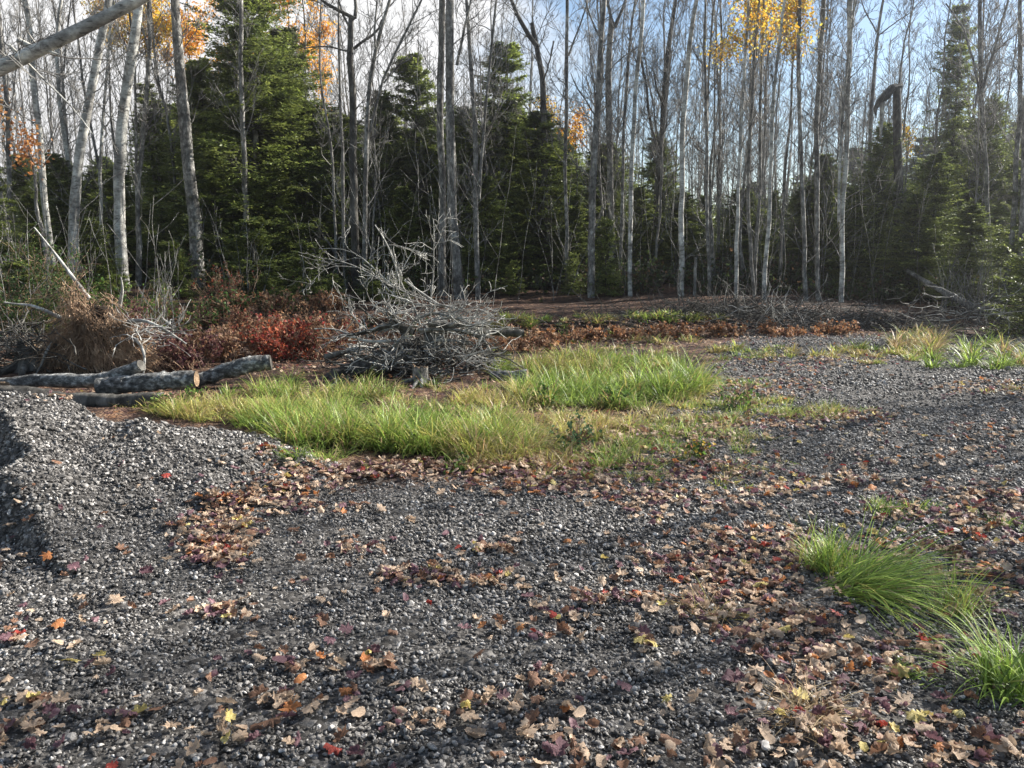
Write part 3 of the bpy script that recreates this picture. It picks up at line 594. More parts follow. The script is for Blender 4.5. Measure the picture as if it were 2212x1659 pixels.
# folded broken trunk
def snag():
    base = pix(1940, 560, 23.5); base[2] = surf(base[0], 23.5)-.1
    D = 23.5
    up = pix(np.array([1942, 1941, 1940, 1938, 1937]), np.array([560, 420, 321, 240, 192]), np.full(5, D)); up = np.vstack([base, up])
    root = thing('broken_tree', 'weathered snapped trunk, top folded over left in an inverted V above the spruces', 'dead tree', base)
    V, Fq = tubes([(resample(up, 12), np.linspace(.15, .11, 12))], 12); V += (V-V.mean(0))*0; V[:, :2] += (vn(V[:, 2]*4, V[:, 0]*9, 1, 3)-.5)[:, None]*.05
    obj('trunk', mesh('trunk', V-base, [Fq], [M_DARK]), root)
    top = pix(np.array([1947, 1928, 1914, 1899, 1890, 1893]), np.array([186, 189, 206, 222, 236, 254]), np.array([D+.05, D-.05, D-.1, D-.1, D-.15, D-.2]))
    V, Fq = tubes([(top, np.array([.07, .11, .14, .10, .06, .015]))], 6); V = V+(vn(V[:, 0]*12, V[:, 2]*14, 1, 5)-.5)[:, None]*.06; obj('folded_top', mesh('folded_top', V-base, [Fq], [M_DARK], smooth=False), root)
    leg = pix(np.array([1912, 1907, 1905, 1902]), np.array([196, 215, 250, 300]), np.full(4, D-.1))
    V, Fq = tubes([(leg, np.array([.06, .075, .065, .03]))], 8); obj('splinter', mesh('splinter', V-base, [Fq], [M_DEAD]), root)
snag()
# short dead stub and a fallen trunk leaning in the shade
P_, r_ = trace([(1498, 662), (1498, 600), (1500, 556)], 7, 6, 20.6, 3, top=None, n=8)
make_bare('dead_stub', 'short pale dead stem without crown, between two slim trunks', 'dead tree', [(P_, r_)], M_DEAD, z0=50, dens=1, seed=4)
P_ = np.array([pix(1960, 585, 21.0), pix(2010, 615, 20.0), pix(2085, 655, 18.8), pix(2120, 672, 18.4)])
V, Fq = tubes([(resample(P_, 10), np.linspace(.05, .09, 10))], 10)
tag(obj('fallen_tree', mesh('fallen_tree', V-P_[-1], [Fq], [M_GREY]), loc=P_[-1]), 'fallen grey trunk slanting down to the right through the shaded brush', 'fallen tree')
# big birch limb leaning across the top left corner
D = 12.0
lp = pix(np.array([-700, -520, -330, -150, 0, 56, 108, 160, 240, 330]), np.array([620, 480, 330, 190, 112, 75, 40, 8, -45, -110]), np.full(10, D)); lp[:, 1] += np.linspace(0, 1.0, 10); lp[0, 2] = surf(lp[0, 0], lp[0, 1])-.1
stub = pix(np.array([40, 75, 105, 130]), np.array([88, 105, 110, 119]), np.full(4, D+.55))
b2 = pix(np.array([20, 60, 95, 150, 200]), np.array([97, 130, 180, 215, 290]), np.full(5, D+.6))
make_bare('birch_tree', 'white birch leaning steeply across the top left corner, nearest of all trees', 'birch',
          [(resample(lp, 22), np.linspace(.16, .085, 22)), (resample(stub, 8), np.linspace(.05, .012, 8)), (resample(b2, 8), np.linspace(.02, .006, 8))], M_BIRCH, z0=3.6, dens=3.4, seed=77, length=1.5, lev=2)

# bare trees deeper in the wood: five kinds, copied
def bare_kind(seed, H=12.0, leaves=None, dens=4.2, fork=True):
    r = np.random.default_rng(seed); n = 16
    p = np.stack([np.cumsum(r.normal(0, .05, n))+np.linspace(0, r.normal(0, .4), n), np.cumsum(r.normal(0, .05, n)), np.linspace(-.2, H, n)], 1)
    tr = [(p, np.linspace(.055, .010, n))]
    if fork:
        k = 6; m = 10; q = p[k]+np.stack([np.linspace(0, r.choice([-1, 1])*.9, m)**1, np.linspace(0, r.normal(0, .5), m), np.linspace(0, H*.5, m)], 1)+np.cumsum(r.normal(0, .04, (m, 3)), 0)*(np.arange(m) > 0)[:, None]
        q[0] = p[k]; tr.append((q, np.linspace(.028, .007, m)))
    return make_bare('bare_tree', 'slender leafless grey tree deep in the wood', 'tree', tr, M_TWIG, z0=2.6, dens=dens, seed=seed, sides=6,
                     group='leafless trees deep in the wood', length=2.1, nk=(6, 5), leaves=leaves, base=np.zeros(3))
kinds = [bare_kind(900+i, fork=i % 2 == 0) for i in range(5)]
kn = len(kinds); cnt = 0
for row, (D, stepu) in enumerate(((24.5, 120), (27.5, 95), (32, 80), (38, 68))):
    u = -80.0
    while u < 2300:
        u += stepu*R.uniform(.5, 1.5); dd = D+R.uniform(-1.2, 1.2); p = pix(u, 500, dd)
        if 400 < u < 640 and D < 28: continue
        if u < 1250 and R.uniform() < .4: continue
        loc = (float(p[0]), dd, float(surf(p[0], dd))); rz = R.uniform(0, 6.28); sc = R.uniform(.75, 1.15)
        lab = f'leafless tree in the {ROW[row]} bare row behind the {landmark(u)}'
        if cnt < kn: o = kinds[cnt]; o['label'] = lab; o.location = loc; o.rotation_euler = (0, 0, rz); o.scale = (sc,)*3
        else: copy_thing(kinds[R.integers(0, kn)], loc, rz, (sc, sc, sc*R.uniform(.85, 1.1)), label=lab)
        cnt += 1
print('bare copies', cnt)
# trees just right of the view, which throw their shadows over the track
RL = ['leafless tree beside the near gravel, first outside the right edge', 'leafless tree beside the near gravel, second outside the right edge', 'leafless tree beside the near gravel, third outside the right edge', 'nearest leafless tree just beyond the right side of the track', 'second leafless tree beyond the right side of the track', 'leafless tree farther back beyond the right side of the track', 'farthest leafless tree beyond the right side of the track']
for k, (x, y) in enumerate([(8.6, 6.4), (11.6, 7.6), (9.6, 5.2), (10.5, 9.0), (13.5, 12.6), (15.5, 17.5), (19, 14.5)]):
    copy_thing(kinds[k % kn], (x, y, float(surf(x, y))), k*1.3, (1.25, 1.25, .95), label=RL[k], group='leafless trees beside the track')
for x, y, h, lab in ((13.2, 10.4, 4.6, 'spruce beside the track just outside the right edge, nearer one'), (15.0, 13.2, 5.6, 'spruce beside the track just outside the right edge, middle one'), (11.6, 7.4, 3.4, 'spruce beside the track just outside the right edge, smallest one'), (8.4, 4.6, 2.7, 'young spruce beside the near gravel outside the right edge')):
    spruce(3, x, y, h, lab, 'spruces beside the track', .9)
# far-off wood that reads as one mass
fl = []
for i in range(330):
    D = R.uniform(42, 70); x = R.uniform(-.8, .8)*D; h = R.uniform(9, 14); n = 6
    p = np.stack([x+np.cumsum(R.normal(0, .12, n)), D+np.zeros(n), np.linspace(0, h, n)], 1); fl.append((p, np.linspace(.08, .015, n)))
    for j in range(22):
        t = R.uniform(.3, 1); q = np.array([np.interp(t, np.linspace(0, 1, n), p[:, 0]), D, t*h]); a = R.uniform(-1, 1); ln = R.uniform(.6, 2.0)
        fl.append((np.stack([q, q+np.array([a*.5, R.normal(0, .2), .35])*ln, q+np.array([a*.85, R.normal(0, .4), .9])*ln]), np.array([.02, .014, .006])))
V, Fq = tubes(fl, 3); tag(obj('distant_wood', mesh('distant_wood', V, [Fq], [M_TWIG])), 'far mass of thin grey leafless trunks and twigs beyond the spruces', 'woodland', kind='stuff')

# autumn crowns still in leaf
def leafy(u, v0, v1, D, su, n, cols, label, seed, size=.045):
    """tree with a thin stem, branches inside its crown and leaves on the twig ends"""
    rng = np.random.default_rng(seed); p0 = pix(u, 500, D); base = np.array([p0[0], D, float(surf(p0[0], D))-.05]); zt = pix(u, v0, D)[2]; zb = pix(u, v1, D)[2]; n_ = 14
    p = np.stack([base[0]+np.cumsum(rng.normal(0, .04, n_)), D+np.cumsum(rng.normal(0, .04, n_)), np.linspace(base[2], zt, n_)], 1)
    root = thing('leafy_tree', label, 'tree', base, 'trees still in yellow leaf'); V, Fq = tubes([(p, np.linspace(.07, .01, n_))], 7); obj('trunk', mesh('trunk', V-base, [Fq], [M_GREY]), root)
    br = twig_set(p, np.linspace(.07, .01, n_), zb, 4.5, rng, su/F*D*1.9, lev=2, nk=(5, 4)); V, Fq = tubes(br, 3); obj('branches', mesh('branches', V-base, [Fq], [M_TWIG]), root)
    tips = np.array([q[-1] for q, _ in br if q[-1][2] > zb]); sel = tips[rng.permutation(len(tips))[:max(20, int(len(tips)*.8))]]; c = sel[rng.integers(0, len(sel), n)]+rng.normal(0, .16, (n, 3)); add_leaves('foliage', c, rng, cols, size, root, base)
ORA = [(.80, .40, .05), (.85, .50, .07), (.70, .30, .05)]
leafy(640, -60, 190, 27, 95, 6500, ORA, 'tree with orange yellow leaves right of the tallest spruce top', 1)
leafy(705, 60, 240, 29, 40, 1300, ORA, 'smaller orange-leaved tree between the tallest spruce and the forked maple', 2)
leafy(345, -60, 150, 26, 85, 4500, YEL, 'yellow-leaved crown behind the birches and the leaning trunk', 3)
leafy(440, -50, 170, 28, 80, 5000, ORA, 'orange-yellow crown between the leaning trunk and the tallest spruce', 4)
leafy(270, -50, 110, 27, 40, 1200, YEL, 'thin yellow crown left of the curving birch', 5)
leafy(1600, -50, 60, 23, 50, 1500, YEL, 'pale yellow crown top left of the slim clump', 6)
leafy(1690, -50, 160, 23.5, 60, 2600, YEL, 'yellow crown over the slim clump against blue sky', 7)
leafy(1553, 60, 130, 23, 22, 350, YEL, 'small tuft of yellow leaves between slim trunks on blue sky', 8)
leafy(1190, 225, 300, 26, 30, 500, YEL, 'small yellow crown beneath the dark broken-topped tree', 9)
leafy(1245, 260, 330, 27, 35, 500, ORA, 'small orange crown left of the tall centre trunk', 10)
leafy(5, 200, 330, 18, 28, 220, [(.45, .22, .09), (.5, .3, .12)], 'small tree with rusty leaves at the left edge', 11)
leafy(72, 290, 350, 16, 30, 260, [(.42, .17, .06), (.5, .24, .08)], 'thin sapling holding a bunch of brown leaves at the left', 12)
leafy(1945, 285, 330, 26, 25, 300, YEL, 'yellow-leaved sapling behind the folded broken trunk', 13)

# ------------------------------------------------------------------ logs, root mat, brush
def log(label, pl, w0, w1, D0, D1, seed, cut_lo=False, cut_hi=True, name='log', m=M_LOG, n=40, cutm=None):
    r = np.random.default_rng(seed); pl = np.array(pl, float); P = pix(pl[:, 0], pl[:, 1], np.linspace(D0, D1, len(pl))); Q = resample(P, n); base = Q[n//2].copy(); base[2] = surf(base[0], base[1])
    rad = 1.15*np.linspace(w0, w1, n)/2/F*(D0+D1)/2*(1+.05*np.sin(np.linspace(0, 9, n)+seed)+r.normal(0, .04, n)); sd = 20
    V, Fq = tubes([(Q, rad)], sd); C = np.repeat(Q, sd, 0); V = C+(V-C)*(1+(vn(V[:, 0]*2.2, V[:, 2]*9+V[:, 1]*6, 1, seed)-.5)*.4+(vn(V[:, 0]*9, V[:, 2]*40+V[:, 1]*30, 1, seed)-.5)*.22)[:, None]
    o = thing(name, label, 'log', base, 'logs lying behind the gravel pile'); obj('bark', mesh('bark', V-base, [Fq], [m]), o)
    for end, on in ((0, True), (n-1, True)):
        ring = V[end*sd:(end+1)*sd]; c = ring.mean(0); ax = unit(Q[end]-Q[1 if end == 0 else n-2]); R1 = c+(ring-c)*.97+ax*.004; R2 = c+(ring-c)*.5+ax*.006
        VV = np.vstack([R1, R2, [c+ax*.004]]); k = np.arange(sd); k2 = (k+1) % sd
        obj('cut_end', mesh('cut_end', VV-base, [np.stack([k, k2, k2+sd, k+sd], 1), np.stack([k+sd, k2+sd, k*0+2*sd], 1)], [cutm or M_WOOD]), o)
    return o
log('pale knobbly log ending in a raised stub, topmost of the logs behind the gravel pile', [(-70, 838), (30, 830), (90, 822), (146, 821), (200, 822), (228, 817), (277, 802), (305, 789)], 32, 22, 8.7, 8.5, 1, cutm=M_DARK)
log('smooth grey log with a sawn orange end facing the grass', [(215, 838), (260, 830), (293, 828), (350, 824), (424, 820)], 36, 34, 8.4, 8.48, 2)
log('mottled log running right behind the sawn end, tip raised', [(420, 822), (455, 812), (488, 802), (537, 789), (585, 783)], 26, 30, 9.2, 9.4, 3, cutm=M_DARK)
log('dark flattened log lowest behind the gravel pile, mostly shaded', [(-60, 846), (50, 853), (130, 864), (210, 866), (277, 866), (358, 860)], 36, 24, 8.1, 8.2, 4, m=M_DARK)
log('splintered tan wood end at the left edge above the dark log', [(-40, 838), (10, 832), (60, 828)], 20, 16, 8.6, 8.65, 5, m=M_WOOD)
log('short grey log on the right foot of the brush heap', [(1060, 812), (1100, 812), (1139, 811)], 20, 24, 9.9, 9.8, 6)['group'] = 'logs by the brush heap'
log('black rotten log under the brush heap at left', [(690, 830), (760, 800), (860, 775), (905, 765)], 26, 30, 9.9, 10.4, 7, m=M_DARK)['group'] = 'logs by the brush heap'
log('dark log lying across the top of the grey stump', [(1000, 712), (1060, 716), (1130, 720), (880, 722)][:3], 12, 16, 10.9, 11.2, 8, m=M_DARK)['group'] = 'logs by the brush heap'
log('dark mossy log under the brush left of the grey stump', [(760, 792), (830, 770), (890, 748), (960, 735)], 26, 26, 10.4, 10.9, 9, m=M_DARK)['group'] = 'logs by the brush heap'

def stump(label, u, vb, vt, w, D, seed, m=M_GREY):
    r = np.random.default_rng(seed); b = pix(u, vb, D); b[2] = surf(b[0], D)-.05; t = pix(u, vt, D); rad = w/2/F*D; n = 9; sd = 18
    Q = np.linspace(b, t, n); rr = rad*(1+.5*np.exp(-np.linspace(0, 1, n)*5)); V, Fq = tubes([(Q, rr)], sd); C = np.repeat(Q, sd, 0)
    a = np.arctan2(V[:, 1]-C[:, 1], V[:, 0]-C[:, 0]); V = C+(V-C)*(1+.12*np.sin(a*4+seed)+.08*np.sin(a*7))[:, None]; V[-sd:, 2] += r.normal(0, rad*.25, sd)
    o = thing('stump', label, 'stump', b, 'stumps in the brush'); obj('bark', mesh('bark', V-b, [Fq], [m]), o)
    c = V[-sd:].mean(0)-np.array([0, 0, rad*.3]); k = np.arange(sd); k2 = (k+1) % sd
    obj('broken_top', mesh('broken_top', np.vstack([V[-sd:]*.98+c*.02, [c]])-b, [np.stack([k, k2, k*0+sd], 1)], [M_WOOD]), o)
    ls = []
    for j in range(6):
        az = j*1.05+r.uniform(-.3, .3); d = np.array([math.cos(az), math.sin(az), 0]); q = [b+np.array([0, 0, .12])+d*rad*.8]
        for s in range(4): q.append(q[-1]+d*rad*1.1+r.normal(0, rad*.15, 3)-np.array([0, 0, .035]))
        ls.append((np.array(q), np.linspace(rad*.35, rad*.08, 5)))
    V, Fq = tubes(ls, 6); obj('root', mesh('root', V-b, [Fq], [m]), o)
stump('tall grey stump standing in the middle of the brush heap', 932, 772, 716, 32, 10.6, 1)
stump('short split stump with pale torn wood in front of the brush heap', 908, 836, 792, 30, 9.6, 2, M_GREY)
stump('low dark stump at the far left behind the logs', 60, 790, 745, 50, 10.5, 3, M_DARK)
stump('small dark stump half hidden by grass left of the brush heap', 745, 842, 812, 22, 9.6, 4, M_DARK)

# upturned root mat
def root_mat():
    r = np.random.default_rng(5); D = 10.6; c = pix(222, 700, D); base = np.array([c[0], D, float(surf(c[0], D))])
    root = thing('root_mat', 'upturned mat of hanging brown fibrous roots behind the logs at left', 'tree roots', base)
    import bmesh
    bm = bmesh.new(); bmesh.ops.create_icosphere(bm, subdivisions=4, radius=1); V = np.array([v.co[:] for v in bm.verts]); Fa = np.array([[v.index for v in f.verts] for f in bm.faces]); bm.free()
    V = V*np.array([.44, .20, .42]); V = V*(1+.45*(vn(V[:, 0]*5+3, V[:, 2]*5+V[:, 1]*4, 1, 3)-.5)+.3*(vn(V[:, 0]*13, V[:, 2]*13+V[:, 1]*9, 1, 8)-.5))[:, None]; V[:, 2] += .48; V[:, 0] -= V[:, 2]*.03
    obj('soil', mesh('soil', V, [Fa], [M_SOIL]), root)
    ls = []; cl = r.uniform(-.58, .62, 17); hl = np.interp(cl, [-.6, -.45, -.2, .05, .3, .6], [.55, .92, 1.18, 1.05, .86, .6])*r.uniform(.62, 1.12, 17)
    for i in range(1700):
        x = cl[i % 17]+r.normal(0, .05); zt = hl[i % 17]*r.uniform(.30, 1.10); y = -.26*math.sqrt(max(0, 1-(x/.7)**2))*r.uniform(.6, 1.2); ln = min(zt, r.uniform(.08, .55)); n = 6
        t = np.linspace(0, 1, n); dx = r.normal(0, .2); out = r.uniform(.0, .12)
        p = np.stack([x+dx*t+.03*np.sin(t*6+r.uniform(0, 6)), y-out*np.sin(t*2.2), zt-ln*t**1.2+r.normal(0, .12)*t**2], 1); ls.append((p, np.linspace(.0042, .0018, n)*r.uniform(.6, 1.8)))
    V, Fq = tubes(ls, 3); o = obj('root_fibre', mesh('root_fibre', V, [Fq], [M_ROOT]), root); o['kind'] = 'stuff'
    for k, q in enumerate([[(-.45, -.2, .75), (-.75, -.35, .95), (-.95, -.3, .93), (-1.1, -.35, .97)], [(-.5, -.2, .5), (-.62, -.3, .35), (-.72, -.3, .1), (-.78, -.35, 0)], [(.45, -.2, .7), (.7, -.3, .75), (1.0, -.35, .62), (1.3, -.4, .42)],
                           [(.4, -.2, .5), (.65, -.3, .45), (.75, -.4, .2), (.7, -.4, .02)], [(-.1, -.1, 1.0), (-.3, -.1, 1.3), (-.5, -.1, 1.6), (-.75, -.1, 1.95)], [(.3, -.1, .9), (.42, -.2, 1.15), (.40, -.2, 1.3)]]):
        V, Fq = tubes([(resample(q, 10), np.linspace(.03, .009, 10))], 6); obj('root', mesh('root', V, [Fq], [M_DEAD]), root)
root_mat()

# brush heap: traced dead branches, each a thing of its own
def V6(l): return [(576+a*.3038, 504+b*.3038) for a, b in l]
BR = [('long white branch arching to the upper left over the brush heap', [(1330, 530), (1250, 520), (1130, 470), (1000, 440), (900, 390), (780, 270), (700, 180), (620, 110), (500, 95), (370, 110)], 9),
 ('white branch arching left just below the highest one', [(1220, 500), (1100, 450), (980, 400), (870, 370), (760, 310), (680, 240), (560, 200), (420, 180), (330, 165)], 8),
 ('crooked branch standing up from the middle of the heap', [(1090, 650), (1080, 580), (1040, 500), (960, 380), (930, 300), (910, 200), (880, 120), (820, 0), (770, -60)], 12),
 ('forked pale branch sweeping down to the heap centre', [(1330, 520), (1200, 510), (1060, 520), (950, 480), (840, 380), (770, 310), (770, 230), (800, 130)], 10),
 ('bleached branch low on the left with an upturned tip', [(890, 760), (830, 775), (760, 770), (650, 760), (560, 700), (450, 670), (340, 680)], 16),
 ('bowed thin branch on the left of the heap', [(720, 740), (700, 690), (620, 600), (575, 520), (590, 430)], 8),
 ('upright forked stem rising behind the right of the heap', [(1160, 600), (1170, 420), (1190, 280), (1185, 150), (1195, 0), (1185, -100)], 10),
 ('thin drooping arched twig at the far left', [(640, 240), (480, 230), (380, 270), (320, 350), (305, 390)], 5),
 ('low branch sweeping down to the short grey log', [(1200, 760), (1350, 760), (1500, 790), (1600, 900), (1650, 970), (1720, 1040)], 15),
 ('grey bark-covered branch lying across the stump', [(1080, 690), (1200, 680), (1400, 690), (1560, 740)], 22),
 ('branch with green lichen descending rightward', [(980, 330), (1060, 400), (1130, 440), (1200, 490), (1330, 560), (1420, 620)], 12),
 ('thin branch arching high above the heap to the right', [(730, 180), (800, 90), (850, 75), (950, 90), (1060, 120), (1190, 170)], 6),
 ('straight bare branch pointing upper right from the heap', [(900, 420), (950, 290), (1000, 190), (1060, 90), (1080, 40)], 7),
 ('brown branch fan lying on the right of the heap', [(1180, 620), (1300, 600), (1450, 610), (1560, 590)], 8),
 ('thin brown branch ending right above the bank', [(1200, 560), (1350, 560), (1480, 520), (1560, 510)], 7),
 ('long thin branch in front of the right side', [(1220, 760), (1350, 820), (1480, 860), (1600, 940)], 7),
 ('lowest branch lying on the ground left of the heap', [(430, 840), (520, 880), (620, 920), (700, 990)], 7),
 ('dark branch slanting through the shaded left side', [(650, 515), (740, 590), (850, 640), (960, 680)], 10),
 ('thick short pale limb leaning on the stump from the left', [(900, 800), (1000, 700), (1060, 600), (1090, 560)], 12),
 ('branch curving up and over toward the red shrubs', [(880, 600), (760, 520), (700, 420), (720, 330), (800, 310)], 7)]
BR += [('thick dark snapped limb poking left out of the heap', [(1050, 700), (900, 640), (760, 690), (640, 720), (520, 720)], 34), ('black gnarled limb rising from the heap middle', [(1000, 740), (940, 650), (905, 600), (930, 540)], 36), ('thick dark limb under the right side of the heap', [(1150, 640), (1300, 660), (1450, 650), (1560, 660)], 34),
       ('dark curved limb arching down to the lower right of the heap', [(1220, 700), (1400, 690), (1540, 740), (1600, 860), (1640, 960)], 30), ('dark snapped limb on the ground at the heap left foot', [(420, 880), (560, 840), (700, 820), (860, 800)], 34), ('grey forked limb lying on top of the heap right', [(1060, 610), (1180, 560), (1300, 590), (1440, 640)], 20),
       ('pale bent limb on the front right of the heap', [(1180, 760), (1300, 800), (1420, 900), (1560, 960)], 14), ('second pale limb on the front right, nearer the ground', [(1240, 820), (1360, 880), (1500, 960), (1640, 1020)], 12)]
for i, (lab, pl, wd) in enumerate(BR):
    r = np.random.default_rng(i+40); v = np.array(V6(pl)); n = len(v); D0 = 10.5+r.uniform(-.35, .35); P = pix(v[:, 0], v[:, 1], D0+np.cumsum(r.normal(0, .06, n)))
    P[:, 2] = np.maximum(P[:, 2], surf(P[:, 0], P[:, 1])+.02); Q = resample(P, 14); r0 = wd*.3038/2/F*10.5*1.6; rr = np.linspace(r0, r0*.3, 14); base = Q[0].copy()
    root = thing('dead_branch', lab, 'branch', base, 'dead branches on the brush heap')
    V, Fq = tubes([(Q, rr)], 6); obj('limb', mesh('limb', V-base, [Fq], [M_DARK if 'dark' in lab or 'black' in lab else (M_GREY if wd > 19 else M_DEAD)]), root)
    out = []
    for j in range(8):
        k = r.integers(2, 13); tan = unit(Q[k]-Q[k-1]); d = unit(tan+r.normal(0, .5, 3)); grow(Q[k], d, r.uniform(.15, .6), rr[k]*.5, 1, out, r, .1, 6, (3,), .3)
    V, Fq = tubes(out, 4); obj('side_twigs', mesh('side_twigs', V-base, [Fq], [M_DEAD]), root)
def twig_stuff(name, label, blobs, m, seed):
    r = np.random.default_rng(seed); ls = []
    for (u, v, su, sv, D, n, ln, rad, az) in blobs:
        for i in range(n):
            c = pix(u+r.normal(0, su), v+r.normal(0, sv), D+r.normal(0, .35)); c[2] = max(c[2], float(surf(c[0], c[1]))+.01); a = az+r.normal(0, .6); el = r.normal(.12, .35); d = np.array([math.cos(a)*math.cos(el), .5*r.normal(), math.sin(el)])
            if r.uniform() < .5: d[0] *= -1
            o = []; grow(c, unit(d), ln*r.uniform(.4, 1.3), rad*r.uniform(.5, 1.3), 1 if r.uniform() < .4 else 0, o, r, 0, 6, (3,), .25); ls += o
    for p, _ in ls: p[:, 2] = np.maximum(p[:, 2], surf(p[:, 0], p[:, 1])+.01)
    V, Fq = tubes(ls, 4); tag(obj(name, mesh(name, V, [Fq], [m])), label, 'twigs', kind='stuff')
twig_stuff('twig_tangle', 'tangle of loose pale twigs making up the brush heap', [(930, 705, 60, 14, 10.7, 35, .45, .008, .2), (990, 715, 45, 12, 10.8, 35, .5, .008, 0), (860, 775, 50, 14, 10.3, 60, .4, .009, .3), (1010, 775, 45, 18, 10.2, 50, .45, .006, -.5), (830, 660, 50, 26, 10.8, 16, .6, .006, .6), (1000, 685, 50, 8, 10.9, 20, .5, .008, .1)], M_DEAD, 1)
twig_stuff('dark_twigs', 'dark twigs and sticks inside the brush heap and along the bank', [(860, 785, 70, 14, 10.5, 200, .4, .012, .2), (960, 770, 60, 14, 10.7, 150, .4, .012, .2), (1550, 705, 100, 14, 16.6, 380, .8, .012, .2), (1750, 715, 150, 14, 16.6, 420, .8, .011, .2), (1280, 735, 80, 8, 15.4, 90, .6, .010, .1), (60, 760, 60, 25, 10.6, 200, .6, .010, .6), (2080, 700, 90, 22, 15.5, 120, .8, .009, .3)], M_DARK, 2)  # darker bark colour than the loose pale twigs
twig_stuff('pale_twigs', 'bent whitish twigs lying on the shaded bank at right', [(2110, 672, 40, 14, 15.0, 26, 1.1, .007, .3), (1900, 690, 60, 10, 16.5, 18, .9, .007, .2), (1700, 700, 100, 12, 16.5, 60, .9, .006, .2), (330, 715, 30, 14, 10.4, 60, .45, .007, .3), (1640, 700, 100, 25, 16.3, 60, .8, .006, .9)], M_DEAD, 3)

# thin saplings standing in the clearing edge
def sapling_stuff():
    r = np.random.default_rng(9); ls = []
    for (u0, u1, D0, D1, n, h0, h1) in ((2030, 2160, 16.5, 19, 34, .8, 1.7), (150, 420, 11.5, 17, 22, 1.0, 2.6), (480, 760, 17, 20, 14, 1.2, 3), (760, 1250, 17.5, 22, 26, 1.5, 4.5), (1300, 2000, 20, 26, 80, 2, 6), (0, 120, 12, 17, 16, 1, 3.5)):
        for i in range(n):
            D = r.uniform(D0, D1); u = r.uniform(u0, u1); p = pix(u, 600, D); b = np.array([p[0], D, float(surf(p[0], D))-.02]); o = []
            grow(b, unit(np.array([r.normal(0, .12), r.normal(0, .1), 1])), r.uniform(h0, h1), .006+.004*r.uniform(), 1, o, r, .3, 7, (4,), .09); ls += o
    V, Fq = tubes(ls, 4); tag(obj('understorey_stems', mesh('understorey_stems', V, [Fq], [M_GREY])), 'thin bare stems of undergrowth all along the wood edge', 'undergrowth', kind='stuff')
sapling_stuff()

# shrubs with rusty and red leaves
def understorey():
    r = np.random.default_rng(19); C, ls = [], []
    for i in range(420):
        D = r.uniform(20.6, 28); u = r.uniform(-80, 2330); p = pix(u, 600, D); b = np.array([p[0], D, float(surf(p[0], D))]); o = []; h = r.uniform(.25, .95)
        for j in range(5): grow(b+np.array([r.normal(0, .2), r.normal(0, .2), 0]), unit(np.array([r.normal(0, .5), r.normal(0, .4), 1])), h*r.uniform(.6, 1.2), .006, 1, o, r, .1, 5, (6,), .2)
        ls += o; pts = np.concatenate([q[1:] for q, _ in o]); C.append(pts[r.integers(0, len(pts), 75)]+r.normal(0, .07, (75, 3)))
    V, Fq = tubes(ls, 3); c = np.concatenate(C); o = obj('forest_understorey', mesh('forest_understorey', V, [Fq], [M_DARK])); tag(o, 'dark low undergrowth on the forest floor behind the front trunks', 'undergrowth', kind='stuff')
    o = add_leaves('undergrowth_leaves', c, r, [(.05, .08, .025), (.08, .11, .03), (.09, .055, .03), (.04, .055, .025)], .065, None, np.zeros(3)); tag(o, 'small dark green and brown leaves of the forest undergrowth', 'undergrowth', kind='stuff')
understorey()
def shrub(u, vb, D, h, wd, n, cols, label, seed, size=.03, group='leafy shrubs behind the logs', stems=26, name='shrub', cat='shrub'):
    r = np.random.default_rng(seed); p = pix(u, vb, D); base = np.array([p[0], D, float(surf(p[0], D))-.02]); o = []
    for i in range(stems): grow(base+np.array([r.normal(0, wd*.3), r.normal(0, wd*.25), 0]), unit(np.array([r.normal(0, .45), r.normal(0, .4), 1])), h*r.uniform(.6, 1.1), .005, 2 if i < 12 else 1, o, r, .1, 6, (5, 4), .18)
    root = thing(name, label, cat, base, group); V, Fq = tubes(o, 3); obj('stems', mesh('stems', V-base, [Fq], [M_ROOT]), root)
    pts = np.concatenate([q[1:] for q, _ in o]); c = pts[r.integers(0, len(pts), n)]+r.normal(0, .035, (n, 3)); c[:, 2] = np.maximum(c[:, 2], base[2]+.03); add_leaves('foliage', c, r, cols, size, root, base)
BRN = [(.20, .10, .055), (.28, .16, .09), (.13, .06, .04), (.34, .22, .13)]; PUR = [(.12, .045, .05), (.17, .07, .06), (.08, .03, .04), (.22, .12, .09)]; RED = [(.22, .04, .035), (.30, .07, .045), (.45, .12, .05)]; GRN = [(.10, .18, .035), (.16, .24, .05), (.07, .13, .035)]
